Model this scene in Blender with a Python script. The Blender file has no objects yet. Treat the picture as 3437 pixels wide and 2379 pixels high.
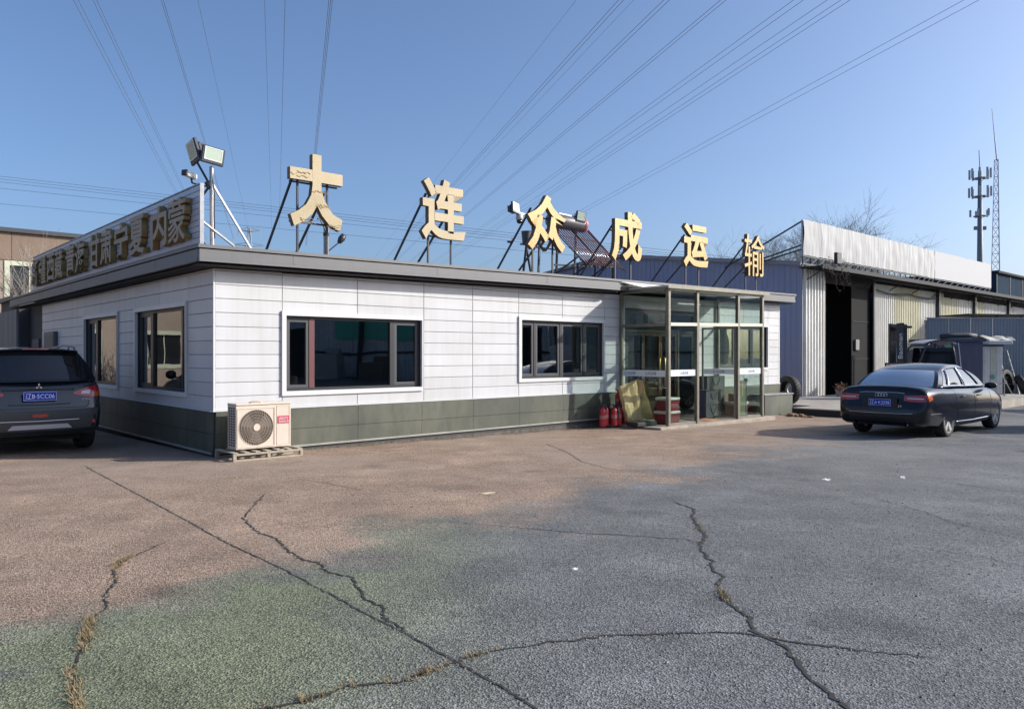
import bpy, bmesh, math, random
from mathutils import Vector, Matrix
from mathutils.bvhtree import BVHTree

R = math.radians
sc = bpy.context.scene
col = sc.collection

# ------------------------------------------------------------------ camera
cam_d = bpy.data.cameras.new('camera')
cam_d.sensor_width = 36.0
cam_d.lens = 27.055
cam_d.clip_start = 0.05
cam_d.clip_end = 2000
cam = bpy.data.objects.new('camera', cam_d)
cam.location = (0, 0, 1.6)
cam.rotation_euler = (R(90), 0, 0)
col.objects.link(cam)
sc.camera = cam

# ------------------------------------------------------------------ sky and sun
SUN = Vector((1.635, 0.131, 0.80)).normalized()
SUN_EL = math.asin(SUN.z)
world = bpy.data.worlds.new('World')
sc.world = world
world.use_nodes = True
wn = world.node_tree
for n in list(wn.nodes):
    wn.nodes.remove(n)
wo = wn.nodes.new('ShaderNodeOutputWorld')
bg = wn.nodes.new('ShaderNodeBackground')
sky = wn.nodes.new('ShaderNodeTexSky')
sky.sky_type = 'NISHITA'
sky.sun_disc = False
sky.sun_elevation = SUN_EL
sky.sun_rotation = math.atan2(SUN.x, SUN.y)
sky.altitude = 50
sky.air_density = 0.8
sky.dust_density = 3.2
sky.ozone_density = 4.6
bg.inputs['Strength'].default_value = 0.145
wn.links.new(sky.outputs[0], bg.inputs[0])
wn.links.new(bg.outputs[0], wo.inputs[0])

sun_d = bpy.data.lights.new('sun', 'SUN')
sun_d.energy = 4.1
sun_d.angle = R(0.53)
sun_d.color = (1.0, 0.95, 0.88)
sun = bpy.data.objects.new('sun', sun_d)
sun.rotation_euler = (-SUN).to_track_quat('-Z', 'Y').to_euler()
sun.location = (60, 5, 40)
col.objects.link(sun)

sc.view_settings.view_transform = 'Standard'
sc.view_settings.look = 'None'
sc.view_settings.gamma = 1
sc.view_settings.use_curve_mapping = False
sc.view_settings.exposure = 0.5
sc.cycles.max_bounces = 8
sc.cycles.transparent_max_bounces = 16
sc.cycles.use_denoising = True

# ------------------------------------------------------------------ frame of the yard
# the office building's corner; e1 runs along its long front, e2 along its left side
TH = math.atan2(0.6709, 0.7415)
C0 = Vector((-4.64, 12.0, 0))
E1 = Vector((math.cos(TH), math.sin(TH), 0))
E2 = Vector((-math.sin(TH), math.cos(TH), 0))

def L(a, b, z=0.0):
    p = C0 + E1 * a + E2 * b
    return Vector((p.x, p.y, z))

def gz(y):
    return -0.0152 * (min(max(y, -12.0), 26.0) - 12.0)

def LG(a, b, dz=0.0):
    p = L(a, b)
    p.z = gz(p.y) + dz
    return p

# ------------------------------------------------------------------ materials
MATS = {}

def mat(name, color, rough=0.6, metal=0.0, var=0.0, scale=3.0, bump=0.0, bscale=None, spec=0.5,
        coat=0.0, detail=5.0, color2=None, stretch=None, emit=None):
    if name in MATS:
        return MATS[name]
    m = bpy.data.materials.new(name)
    m.use_nodes = True
    nt = m.node_tree
    b = nt.nodes['Principled BSDF']
    b.inputs['Base Color'].default_value = (*color, 1)
    b.inputs['Roughness'].default_value = rough
    b.inputs['Metallic'].default_value = metal
    b.inputs['Specular IOR Level'].default_value = spec
    b.inputs['Coat Weight'].default_value = coat
    b.inputs['Coat Roughness'].default_value = 0.03
    if var > 0 or color2 is not None or bump > 0:
        tc = nt.nodes.new('ShaderNodeTexCoord')
        mp = nt.nodes.new('ShaderNodeMapping')
        nt.links.new(tc.outputs['Object'], mp.inputs[0])
        if stretch:
            mp.inputs['Scale'].default_value = stretch
    if var > 0 or color2 is not None:
        ns = nt.nodes.new('ShaderNodeTexNoise')
        ns.inputs['Scale'].default_value = scale
        ns.inputs['Detail'].default_value = detail
        ns.inputs['Roughness'].default_value = 0.65
        nt.links.new(mp.outputs[0], ns.inputs['Vector'])
        rp = nt.nodes.new('ShaderNodeValToRGB')
        rp.color_ramp.elements[0].position = 0.3
        rp.color_ramp.elements[1].position = 0.72
        c2 = color2 if color2 is not None else tuple(min(1, c * (1 + var)) for c in color)
        c1 = color if color2 is not None else tuple(c * (1 - var) for c in color)
        rp.color_ramp.elements[0].color = (*c1, 1)
        rp.color_ramp.elements[1].color = (*c2, 1)
        nt.links.new(ns.outputs[0], rp.inputs[0])
        nt.links.new(rp.outputs[0], b.inputs['Base Color'])
    if bump > 0:
        nb = nt.nodes.new('ShaderNodeTexNoise')
        nb.inputs['Scale'].default_value = bscale or scale * 6
        nb.inputs['Detail'].default_value = 4
        nt.links.new(mp.outputs[0], nb.inputs['Vector'])
        bp = nt.nodes.new('ShaderNodeBump')
        bp.inputs['Strength'].default_value = bump
        bp.inputs['Distance'].default_value = 0.02
        nt.links.new(nb.outputs[0], bp.inputs['Height'])
        nt.links.new(bp.outputs[0], b.inputs['Normal'])
    if emit:
        b.inputs['Emission Color'].default_value = (*color, 1)
        b.inputs['Emission Strength'].default_value = emit
    MATS[name] = m
    return m

def glass_mat(name, tint, ior=1.5, gain=1.0, rough=0.0, wave=0.0):
    m = bpy.data.materials.new(name)
    m.use_nodes = True
    nt = m.node_tree
    for n in list(nt.nodes):
        nt.nodes.remove(n)
    out = nt.nodes.new('ShaderNodeOutputMaterial')
    mx = nt.nodes.new('ShaderNodeMixShader')
    tr = nt.nodes.new('ShaderNodeBsdfTransparent')
    tr.inputs[0].default_value = (*tint, 1)
    gl = nt.nodes.new('ShaderNodeBsdfGlossy')
    gl.inputs['Roughness'].default_value = rough
    # reflectance of a sheet of glass, the same seen from either face
    geo = nt.nodes.new('ShaderNodeNewGeometry')
    dt = nt.nodes.new('ShaderNodeVectorMath')
    dt.operation = 'DOT_PRODUCT'
    nt.links.new(geo.outputs['Incoming'], dt.inputs[0])
    nt.links.new(geo.outputs['Normal'], dt.inputs[1])
    def mnode(op, a, b_, clamp=False):
        n = nt.nodes.new('ShaderNodeMath')
        n.operation = op
        n.use_clamp = clamp
        for i, x in enumerate((a, b_)):
            if isinstance(x, (int, float)):
                n.inputs[i].default_value = x
            else:
                nt.links.new(x, n.inputs[i])
        return n
    ab = mnode('ABSOLUTE', dt.outputs['Value'], 0)
    inv = mnode('SUBTRACT', 1.0, ab.outputs[0], True)
    p5 = mnode('POWER', inv.outputs[0], 5.0)
    f0 = ((ior - 1) / (ior + 1)) ** 2
    sc5 = mnode('MULTIPLY', p5.outputs[0], 1 - f0)
    fr = mnode('ADD', sc5.outputs[0], f0)
    ml = mnode('MULTIPLY', fr.outputs[0], gain, True)
    nt.links.new(ml.outputs[0], mx.inputs[0])
    nt.links.new(tr.outputs[0], mx.inputs[1])
    nt.links.new(gl.outputs[0], mx.inputs[2])
    nt.links.new(mx.outputs[0], out.inputs[0])
    if wave:
        tc = nt.nodes.new('ShaderNodeTexCoord')
        ns = nt.nodes.new('ShaderNodeTexNoise')
        ns.inputs['Scale'].default_value = 1.3
        ns.inputs['Detail'].default_value = 1.0
        bp = nt.nodes.new('ShaderNodeBump')
        bp.inputs['Strength'].default_value = wave
        bp.inputs['Distance'].default_value = 0.02
        nt.links.new(tc.outputs['Object'], ns.inputs['Vector'])
        nt.links.new(ns.outputs[0], bp.inputs['Height'])
        nt.links.new(bp.outputs[0], gl.inputs['Normal'])
    MATS[name] = m
    return m

def streak_paint(name, color, dirt, rough=0.45, amount=0.35, sx=7.0, sz=0.5, bump=0.02, metal=0.0, spec=0.5):
    """painted sheet metal: flat coat, faint blotches and vertical dirt runs"""
    m = bpy.data.materials.new(name)
    m.use_nodes = True
    nt = m.node_tree
    b = nt.nodes['Principled BSDF']
    b.inputs['Roughness'].default_value = rough
    b.inputs['Metallic'].default_value = metal
    b.inputs['Specular IOR Level'].default_value = spec
    geo = nt.nodes.new('ShaderNodeNewGeometry')
    mp = nt.nodes.new('ShaderNodeMapping')
    mp.inputs['Scale'].default_value = (sx, sx, sz)
    nt.links.new(geo.outputs['Position'], mp.inputs[0])
    n1 = nt.nodes.new('ShaderNodeTexNoise')
    n1.inputs['Scale'].default_value = 1.0
    n1.inputs['Detail'].default_value = 6
    n1.inputs['Roughness'].default_value = 0.7
    nt.links.new(mp.outputs[0], n1.inputs['Vector'])
    n2 = nt.nodes.new('ShaderNodeTexNoise')
    n2.inputs['Scale'].default_value = 0.9
    n2.inputs['Detail'].default_value = 5
    nt.links.new(geo.outputs['Position'], n2.inputs['Vector'])
    mul = nt.nodes.new('ShaderNodeMath')
    mul.operation = 'MULTIPLY'
    nt.links.new(n1.outputs[0], mul.inputs[0])
    nt.links.new(n2.outputs[0], mul.inputs[1])
    rp = nt.nodes.new('ShaderNodeMapRange')
    rp.inputs['From Min'].default_value = 0.16
    rp.inputs['From Max'].default_value = 0.42
    rp.inputs['To Min'].default_value = 0.0
    rp.inputs['To Max'].default_value = amount
    nt.links.new(mul.outputs[0], rp.inputs[0])
    mx = nt.nodes.new('ShaderNodeMix')
    mx.data_type = 'RGBA'
    mx.inputs['A'].default_value = (*color, 1)
    mx.inputs['B'].default_value = (*dirt, 1)
    nt.links.new(rp.outputs[0], mx.inputs['Factor'])
    # each sheet takes its own slight shade
    oi = nt.nodes.new('ShaderNodeObjectInfo')
    vr = nt.nodes.new('ShaderNodeMapRange')
    vr.inputs['To Min'].default_value = 0.94
    vr.inputs['To Max'].default_value = 1.04
    nt.links.new(oi.outputs['Random'], vr.inputs[0])
    m2 = nt.nodes.new('ShaderNodeVectorMath')
    m2.operation = 'SCALE'
    nt.links.new(mx.outputs['Result'], m2.inputs[0])
    nt.links.new(vr.outputs[0], m2.inputs['Scale'])
    nt.links.new(m2.outputs[0], b.inputs['Base Color'])
    bp = nt.nodes.new('ShaderNodeBump')
    bp.inputs['Strength'].default_value = bump
    bp.inputs['Distance'].default_value = 0.1
    nt.links.new(n2.outputs[0], bp.inputs['Height'])
    nt.links.new(bp.outputs[0], b.inputs['Normal'])
    MATS[name] = m
    return m

def asphalt_mat():
    m = bpy.data.materials.new('worn_asphalt')
    m.use_nodes = True
    nt = m.node_tree
    b = nt.nodes['Principled BSDF']
    b.inputs['Specular IOR Level'].default_value = 0.25
    geo = nt.nodes.new('ShaderNodeNewGeometry')
    pos = geo.outputs['Position']
    def noise(scale, detail=6, rough=0.6):
        n = nt.nodes.new('ShaderNodeTexNoise')
        n.inputs['Scale'].default_value = scale
        n.inputs['Detail'].default_value = detail
        n.inputs['Roughness'].default_value = rough
        nt.links.new(pos, n.inputs['Vector'])
        return n.outputs[0]
    def math_(op, a, bb, clamp=False):
        n = nt.nodes.new('ShaderNodeMath')
        n.operation = op
        n.use_clamp = clamp
        for i, x in enumerate((a, bb)):
            if isinstance(x, (int, float)):
                n.inputs[i].default_value = x
            else:
                nt.links.new(x, n.inputs[i])
        return n.outputs[0]
    def mixc(fac, ca, cb):
        n = nt.nodes.new('ShaderNodeMix')
        n.data_type = 'RGBA'
        for key, x in (('Factor', fac), ('A', ca), ('B', cb)):
            if isinstance(x, (int, float)):
                n.inputs[key].default_value = x
            elif isinstance(x, tuple):
                n.inputs[key].default_value = (*x, 1)
            else:
                nt.links.new(x, n.inputs[key])
        return n.outputs['Result']
    def rng(x, a0, a1, b0=0.0, b1=1.0):
        n = nt.nodes.new('ShaderNodeMapRange')
        n.inputs['From Min'].default_value = a0
        n.inputs['From Max'].default_value = a1
        n.inputs['To Min'].default_value = b0
        n.inputs['To Max'].default_value = b1
        nt.links.new(x, n.inputs[0])
        return n.outputs[0]
    sx = nt.nodes.new('ShaderNodeSeparateXYZ')
    nt.links.new(pos, sx.inputs[0])
    # dust blown against the office: distance in front of its wall
    bb = math_('ADD', math_('MULTIPLY', math_('ADD', sx.outputs[0], 4.64), -0.6709),
               math_('MULTIPLY', math_('ADD', sx.outputs[1], -12.0), 0.7415))
    aa = math_('ADD', math_('MULTIPLY', math_('ADD', sx.outputs[0], 4.64), 0.7415),
               math_('MULTIPLY', math_('ADD', sx.outputs[1], -12.0), 0.6709))
    edge = math_('ADD', bb, math_('MULTIPLY', aa, -0.18))
    edge = math_('ADD', edge, math_('MULTIPLY', math_('SUBTRACT', noise(0.45, 7, 0.62), 0.5), 7.0))
    dust = rng(edge, -7.1, -5.9)
    base = mixc(dust, (0.156, 0.157, 0.160), (0.312, 0.226, 0.166))
    band = math_('MULTIPLY', rng(edge, -9.8, -8.6), math_('SUBTRACT', 1.0, dust))
    moss = math_('MULTIPLY', math_('MULTIPLY', band, rng(sx.outputs[0], 0.2, -1.2, 0.08, 1.0)), rng(noise(0.8, 7, 0.65), 0.36, 0.50, 0.2, 1.0))
    base = mixc(moss, base, (0.176, 0.192, 0.122))
    blot = rng(noise(1.6, 8, 0.68), 0.3, 0.72, 0.76, 1.2)
    # stone chips
    vo = nt.nodes.new('ShaderNodeTexVoronoi')
    vo.inputs['Scale'].default_value = 95
    nt.links.new(pos, vo.inputs['Vector'])
    sp = nt.nodes.new('ShaderNodeSeparateColor')
    nt.links.new(vo.outputs['Color'], sp.inputs[0])
    chip = rng(sp.outputs[0], 0.0, 1.0, 0.36, 1.64)
    pit = rng(noise(46, 3, 0.7), 0.36, 0.5, 0.36, 1.0)
    wear = rng(noise(0.9, 5, 0.6), 0.4, 0.62, 0.0, 1.0)
    k = nt.nodes.new('ShaderNodeMix')
    k.data_type = 'FLOAT'
    nt.links.new(wear, k.inputs['Factor'])
    k.inputs['A'].default_value = 1.0
    nt.links.new(math_('MULTIPLY', chip, pit), k.inputs['B'])
    speck = math_('ADD', math_('MULTIPLY', math_('MULTIPLY', chip, pit), 0.74), 0.26)
    # patches where the binder has worn away, and a few oil drips
    raw = rng(noise(0.7, 6, 0.6), 0.34, 0.5, 1.28, 1.0)
    oil = rng(noise(0.75, 3, 0.45), 0.63, 0.72, 1.0, 0.62)
    blot = math_('MULTIPLY', math_('MULTIPLY', blot, raw), oil)
    tone = math_('MULTIPLY', blot, speck)
    # wheel-worn smooth dusty lanes
    lane = rng(noise(0.24, 5, 0.6), 0.46, 0.64, 0.0, 0.75)
    vm = nt.nodes.new('ShaderNodeVectorMath')
    vm.operation = 'SCALE'
    nt.links.new(base, vm.inputs[0])
    nt.links.new(tone, vm.inputs['Scale'])
    smooth_far = math_('MULTIPLY', lane, rng(sx.outputs[1], 8.0, 11.0))
    colr = mixc(smooth_far, vm.outputs[0], mixc(dust, (0.215, 0.21, 0.203), (0.30, 0.245, 0.20)))
    nt.links.new(colr, b.inputs['Base Color'])
    b.inputs['Roughness'].default_value = 0.88
    h = math_('ADD', math_('MULTIPLY', vo.outputs['Distance'], 0.9), math_('MULTIPLY', noise(46, 3, 0.7), 0.9))
    bp = nt.nodes.new('ShaderNodeBump')
    bp.inputs['Strength'].default_value = 0.55
    bp.inputs['Distance'].default_value = 0.012
    nt.links.new(h, bp.inputs['Height'])
    bp2 = nt.nodes.new('ShaderNodeBump')
    bp2.inputs['Strength'].default_value = 0.25
    bp2.inputs['Distance'].default_value = 0.12
    nt.links.new(noise(1.2, 4, 0.5), bp2.inputs['Height'])
    nt.links.new(bp.outputs[0], bp2.inputs['Normal'])
    nt.links.new(bp2.outputs[0], b.inputs['Normal'])
    MATS['worn_asphalt'] = m
    return m

# ------------------------------------------------------------------ mesh helpers
class MB:
    def __init__(s):
        s.v = []; s.f = []; s.m = []

    def add(s, vs, fs, mi=0):
        o = len(s.v)
        s.v += [tuple(v) for v in vs]
        s.f += [[i + o for i in f] for f in fs]
        s.m += [mi] * len(fs)
        return s

    def box(s, x0, x1, y0, y1, z0, z1, mi=0):
        vs = [(x0, y0, z0), (x1, y0, z0), (x1, y1, z0), (x0, y1, z0), (x0, y0, z1), (x1, y0, z1), (x1, y1, z1), (x0, y1, z1)]
        return s.add(vs, [(0, 3, 2, 1), (4, 5, 6, 7), (0, 1, 5, 4), (1, 2, 6, 5), (2, 3, 7, 6), (3, 0, 4, 7)], mi)

    def cbox(s, x0, x1, y0, y1, z0, z1, c=0.01, mi=0):
        """box with all edges chamfered"""
        vs = []; idx = {}
        for ix, x in enumerate((x0, x1)):
            for iy, y in enumerate((y0, y1)):
                for iz, z in enumerate((z0, z1)):
                    dx, dy, dz = (c if ix == 0 else -c), (c if iy == 0 else -c), (c if iz == 0 else -c)
                    for k, p in enumerate(((x, y + dy, z + dz), (x + dx, y, z + dz), (x + dx, y + dy, z))):
                        idx[(ix, iy, iz, k)] = len(vs); vs.append(p)
        fs = []
        for i in (0, 1):
            fs.append([idx[(i, 0, 0, 0)], idx[(i, 1, 0, 0)], idx[(i, 1, 1, 0)], idx[(i, 0, 1, 0)]])
            fs.append([idx[(0, i, 0, 1)], idx[(1, i, 0, 1)], idx[(1, i, 1, 1)], idx[(0, i, 1, 1)]])
            fs.append([idx[(0, 0, i, 2)], idx[(1, 0, i, 2)], idx[(1, 1, i, 2)], idx[(0, 1, i, 2)]])
            for j in (0, 1):
                fs.append([idx[(0, i, j, 1)], idx[(1, i, j, 1)], idx[(1, i, j, 2)], idx[(0, i, j, 2)]])
                fs.append([idx[(i, 0, j, 0)], idx[(i, 1, j, 0)], idx[(i, 1, j, 2)], idx[(i, 0, j, 2)]])
                fs.append([idx[(i, j, 0, 0)], idx[(i, j, 1, 0)], idx[(i, j, 1, 1)], idx[(i, j, 0, 1)]])
                for k in (0, 1):
                    fs.append([idx[(i, j, k, 0)], idx[(i, j, k, 1)], idx[(i, j, k, 2)]])
        return s.add(vs, fs, mi)

    def tube(s, p, q, r, n=8, r2=None, mi=0, cap=True):
        p = Vector(p); q = Vector(q); r2 = r if r2 is None else r2
        d = (q - p)
        if d.length < 1e-6:
            return s
        d.normalize()
        u = d.orthogonal().normalized(); w = d.cross(u)
        vs = []
        for base, rr in ((p, r), (q, r2)):
            for i in range(n):
                t = 2 * math.pi * i / n
                vs.append(base + (u * math.cos(t) + w * math.sin(t)) * rr)
        fs = [(i, (i + 1) % n, n + (i + 1) % n, n + i) for i in range(n)]
        if cap:
            fs += [tuple(reversed(range(n))), tuple(range(n, 2 * n))]
        return s.add(vs, fs, mi)

    def path(s, pts, r, n=6, mi=0, r_end=None):
        pts = [Vector(p) for p in pts]
        m = len(pts)
        vs = []
        u = None
        for k, p in enumerate(pts):
            d = (pts[min(k + 1, m - 1)] - pts[max(k - 1, 0)]).normalized()
            if u is None:
                u = d.orthogonal().normalized()
            else:
                u = (u - d * u.dot(d))
                u = u.normalized() if u.length > 1e-6 else d.orthogonal().normalized()
            w = d.cross(u)
            rr = r if r_end is None else r + (r_end - r) * k / (m - 1)
            for i in range(n):
                t = 2 * math.pi * i / n
                vs.append(p + (u * math.cos(t) + w * math.sin(t)) * rr)
        fs = []
        for k in range(m - 1):
            for i in range(n):
                fs.append((k * n + i, k * n + (i + 1) % n, (k + 1) * n + (i + 1) % n, (k + 1) * n + i))
        fs += [tuple(reversed(range(n))), tuple(range((m - 1) * n, m * n))]
        return s.add(vs, fs, mi)

    def bar(s, p, q, w, h, up=(0, 0, 1), mi=0):
        p = Vector(p); q = Vector(q)
        d = (q - p).normalized(); up = Vector(up)
        sd = d.cross(up)
        sd = sd.normalized() if sd.length > 1e-4 else d.orthogonal().normalized()
        uu = sd.cross(d)
        vs = []
        for b in (p, q):
            for a1, a2 in ((-1, -1), (1, -1), (1, 1), (-1, 1)):
                vs.append(b + sd * (a1 * w / 2) + uu * (a2 * h / 2))
        return s.add(vs, [(0, 3, 2, 1), (4, 5, 6, 7), (0, 1, 5, 4), (1, 2, 6, 5), (2, 3, 7, 6), (3, 0, 4, 7)], mi)

    def prism(s, pts, y0, y1, mi=0, mside=None):
        """outline in x,z pushed from y0 to y1"""
        n = len(pts)
        vs = [(x, y0, z) for x, z in pts] + [(x, y1, z) for x, z in pts]
        s.add(vs, [tuple(range(n)), tuple(reversed(range(n, 2 * n)))], mi)
        return s.add(vs, [(i, n + i, n + (i + 1) % n, (i + 1) % n) for i in range(n)], mi if mside is None else mside)

    def zprism(s, pts, z0, z1, mi=0):
        n = len(pts)
        vs = [(x, y, z0) for x, y in pts] + [(x, y, z1) for x, y in pts]
        return s.add(vs, [tuple(reversed(range(n))), tuple(range(n, 2 * n))] + [(i, (i + 1) % n, n + (i + 1) % n, n + i) for i in range(n)], mi)

    def lathe(s, prof, n=20, c=(0, 0, 0), axis='z', mi=0, cap=True):
        c = Vector(c)
        vs = []
        for r, h in prof:
            for i in range(n):
                t = 2 * math.pi * i / n
                a, b = r * math.cos(t), r * math.sin(t)
                p = (a, b, h) if axis == 'z' else ((h, a, b) if axis == 'x' else (b, h, a))
                vs.append(c + Vector(p))
        fs = []
        for k in range(len(prof) - 1):
            for i in range(n):
                fs.append((k * n + i, k * n + (i + 1) % n, (k + 1) * n + (i + 1) % n, (k + 1) * n + i))
        if cap:
            if prof[0][0] > 1e-4:
                fs.append(tuple(reversed(range(n))))
            if prof[-1][0] > 1e-4:
                fs.append(tuple(range((len(prof) - 1) * n, len(prof) * n)))
        return s.add(vs, fs, mi)

    def grid(s, rows, mi=0):
        n = len(rows[0])
        vs = [p for r in rows for p in r]
        fs = [(k * n + i, k * n + i + 1, (k + 1) * n + i + 1, (k + 1) * n + i) for k in range(len(rows) - 1) for i in range(n - 1)]
        return s.add(vs, fs, mi)

    def frame(s, x0, x1, z0, z1, w, y0, y1, mi=0):
        """rectangular ring in x,z with member width w (or 4-tuple l,r,b,t)"""
        l, r, b, t = w if isinstance(w, tuple) else (w, w, w, w)
        o = [(x0, z0), (x1, z0), (x1, z1), (x0, z1)]
        i = [(x0 + l, z0 + b), (x1 - r, z0 + b), (x1 - r, z1 - t), (x0 + l, z1 - t)]
        vs = [(x, y0, z) for x, z in o] + [(x, y0, z) for x, z in i] + [(x, y1, z) for x, z in o] + [(x, y1, z) for x, z in i]
        fs = []
        for k in range(4):
            j = (k + 1) % 4
            fs += [(k, j, 4 + j, 4 + k), (8 + k, 12 + k, 12 + j, 8 + j), (k, 8 + k, 8 + j, j), (4 + k, 4 + j, 12 + j, 12 + k)]
        return s.add(vs, fs, mi)

    def shear(s, k, x0=0.0):
        s.v = [(x, y, z + k * (x - x0)) for x, y, z in s.v]
        return s

    def build(s, name, mats, parent=None, loc=None, rotz=None, smooth=False, angle=None, rot=None):
        me = bpy.data.meshes.new(name)
        me.from_pydata(s.v, [], s.f)
        if not isinstance(mats, (list, tuple)):
            mats = [mats]
        for mm in mats:
            me.materials.append(mm)
        if len(mats) > 1:
            me.polygons.foreach_set('material_index', s.m)
        bm = bmesh.new(); bm.from_mesh(me)
        bmesh.ops.recalc_face_normals(bm, faces=bm.faces)
        bm.to_mesh(me); bm.free()
        if smooth:
            me.polygons.foreach_set('use_smooth', [True] * len(me.polygons))
            if angle:
                me.set_sharp_from_angle(angle=R(angle))
        o = bpy.data.objects.new(name, me)
        col.objects.link(o)
        if parent is not None:
            o.parent = parent
        if loc is not None:
            o.location = loc
        if rotz is not None:
            o.rotation_euler = (0, 0, rotz)
        if rot is not None:
            o.rotation_euler = rot
        return o

def tag(o, label=None, cat=None, group=None, kind=None):
    if label: o['label'] = label
    if cat: o['category'] = cat
    if group: o['group'] = group
    if kind: o['kind'] = kind
    return o

def thing(name, label, cat, loc=(0, 0, 0), rotz=0.0, group=None):
    o = bpy.data.objects.new(name, None)
    o.empty_display_size = 0.2
    col.objects.link(o)
    o.location = loc
    o.rotation_euler = (0, 0, rotz)
    return tag(o, label, cat, group)

def copy_tree(o, parent=None):
    c = o.copy()
    col.objects.link(c)
    c.parent = parent
    for ch in list(o.children):
        copy_tree(ch, c)
    return c

def text_mesh(body, size=1.0, extrude=0.0, offset=0.0, res=3):
    """lettering as a mesh in x,z facing -y, centred on its own box"""
    cu = bpy.data.curves.new('lettering', 'FONT')
    cu.body = body
    cu.size = size
    cu.extrude = extrude
    cu.offset = offset
    cu.resolution_u = res
    o = bpy.data.objects.new('lettering', cu)
    col.objects.link(o)
    dg = bpy.context.evaluated_depsgraph_get()
    me = bpy.data.meshes.new_from_object(o.evaluated_get(dg))
    bpy.data.objects.remove(o)
    xs = [v.co.x for v in me.vertices]; ys = [v.co.y for v in me.vertices]
    cx, cy = (min(xs) + max(xs)) / 2, (min(ys) + max(ys)) / 2
    for v in me.vertices:
        x, y, z = v.co
        v.co = (x - cx, -z, y - cy)
    return me, max(xs) - min(xs), max(ys) - min(ys)

def lettering(name, body, m, parent, loc, w=None, h=None, depth=0.002, offset=0.0, rot=(0, 0, 0), mside=None):
    me, tw, th_ = text_mesh(body, 1.0, 0.5, offset)
    sx = (w / tw) if w else (h / th_)
    sz = (h / th_) if h else sx
    for v in me.vertices:
        v.co = (v.co.x * sx, v.co.y * depth, v.co.z * sz)
    me.materials.clear()
    me.materials.append(m)
    if mside is not None:
        me.materials.append(mside)
        for p in me.polygons:
            if abs(p.normal.y) < 0.6:
                p.material_index = 1
    me.name = name
    o = bpy.data.objects.new(name, me)
    col.objects.link(o)
    o.parent = parent
    o.location = loc
    o.rotation_euler = rot
    return o

# ------------------------------------------------------------------ shared paints
WHITE = streak_paint('white_siding_paint', (0.55, 0.555, 0.565), (0.42, 0.40, 0.37), 0.42, 0.5, 6.0, 0.40, 0.07)
TRIM = mat('white_trim_paint', (0.62, 0.62, 0.62), 0.4, var=0.05, scale=2)
PLINTH = streak_paint('grey_green_plinth_paint', (0.070, 0.077, 0.060), (0.135, 0.135, 0.10), 0.55, 0.9, 4.0, 1.5)
FASC = streak_paint('grey_fascia_paint', (0.148, 0.148, 0.151), (0.11, 0.105, 0.10), 0.5, 0.4)
SOFF = mat('dark_soffit', (0.045, 0.045, 0.05), 0.8, spec=0.2)
DARKF = mat('dark_window_frame', (0.028, 0.028, 0.031), 0.4)
RUST = mat('rusty_steel', (0.05, 0.035, 0.03), 0.7, var=0.4, scale=14)
STEEL = mat('galvanised_steel', (0.35, 0.35, 0.36), 0.45, 0.6, var=0.2, scale=8)
BLACKM = mat('black_painted_steel', (0.022, 0.024, 0.03), 0.5)
JOINT = mat('joint_shadow_backing', (0.05, 0.05, 0.052), 0.8)
INNER = mat('interior_plaster', (0.34, 0.34, 0.33), 0.8, var=0.1, scale=1.5)
INFLOOR = mat('interior_floor', (0.1, 0.09, 0.085), 0.5)
WPANE = glass_mat('window_glass', (0.66, 0.69, 0.70), 1.5, 3.6, wave=0.12)
WPANE2 = glass_mat('side_window_glass', (0.60, 0.62, 0.63), 1.5, 1.7, wave=0.10)
PPANE = glass_mat('porch_glass', (0.87, 0.92, 0.895), 1.45, 1.7)
GOLD = mat('gold_letter_face', (0.42, 0.27, 0.085), 0.5, 0.1, color2=(0.52, 0.36, 0.14), scale=5)
GOLDP = mat('pale_gold_letter_face', (0.41, 0.325, 0.18), 0.6, 0.0, color2=(0.49, 0.40, 0.25), scale=1.6)
GOLDS = mat('gold_letter_return', (0.14, 0.10, 0.06), 0.6)
CONC = mat('weathered_concrete', (0.27, 0.27, 0.25), 0.9, var=0.3, scale=3, bump=0.3)
TYRE = mat('tyre_rubber', (0.018, 0.018, 0.019), 0.75, var=0.2, scale=8)
CRACK = mat('crack_shadow_soil', (0.03, 0.027, 0.024), 0.95, var=0.4, scale=20)
CHROME = mat('chrome', (0.75, 0.75, 0.76), 0.12, 1.0)

# ------------------------------------------------------------------ ground
ASPH = asphalt_mat()
g = MB()
xs = [-400, -120, -60, -30, -15, -8, -4, 0, 4, 8, 15, 30, 60, 120, 400]
ys = [-200, -60, -12, -4, 0, 4, 8, 12, 16, 20, 23, 26, 30, 45, 80, 160, 320, 700]
g.grid([[(x, y, gz(y)) for x in xs] for y in ys])
ground = g.build('ground', ASPH, smooth=True)
tag(ground, kind='structure')

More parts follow.
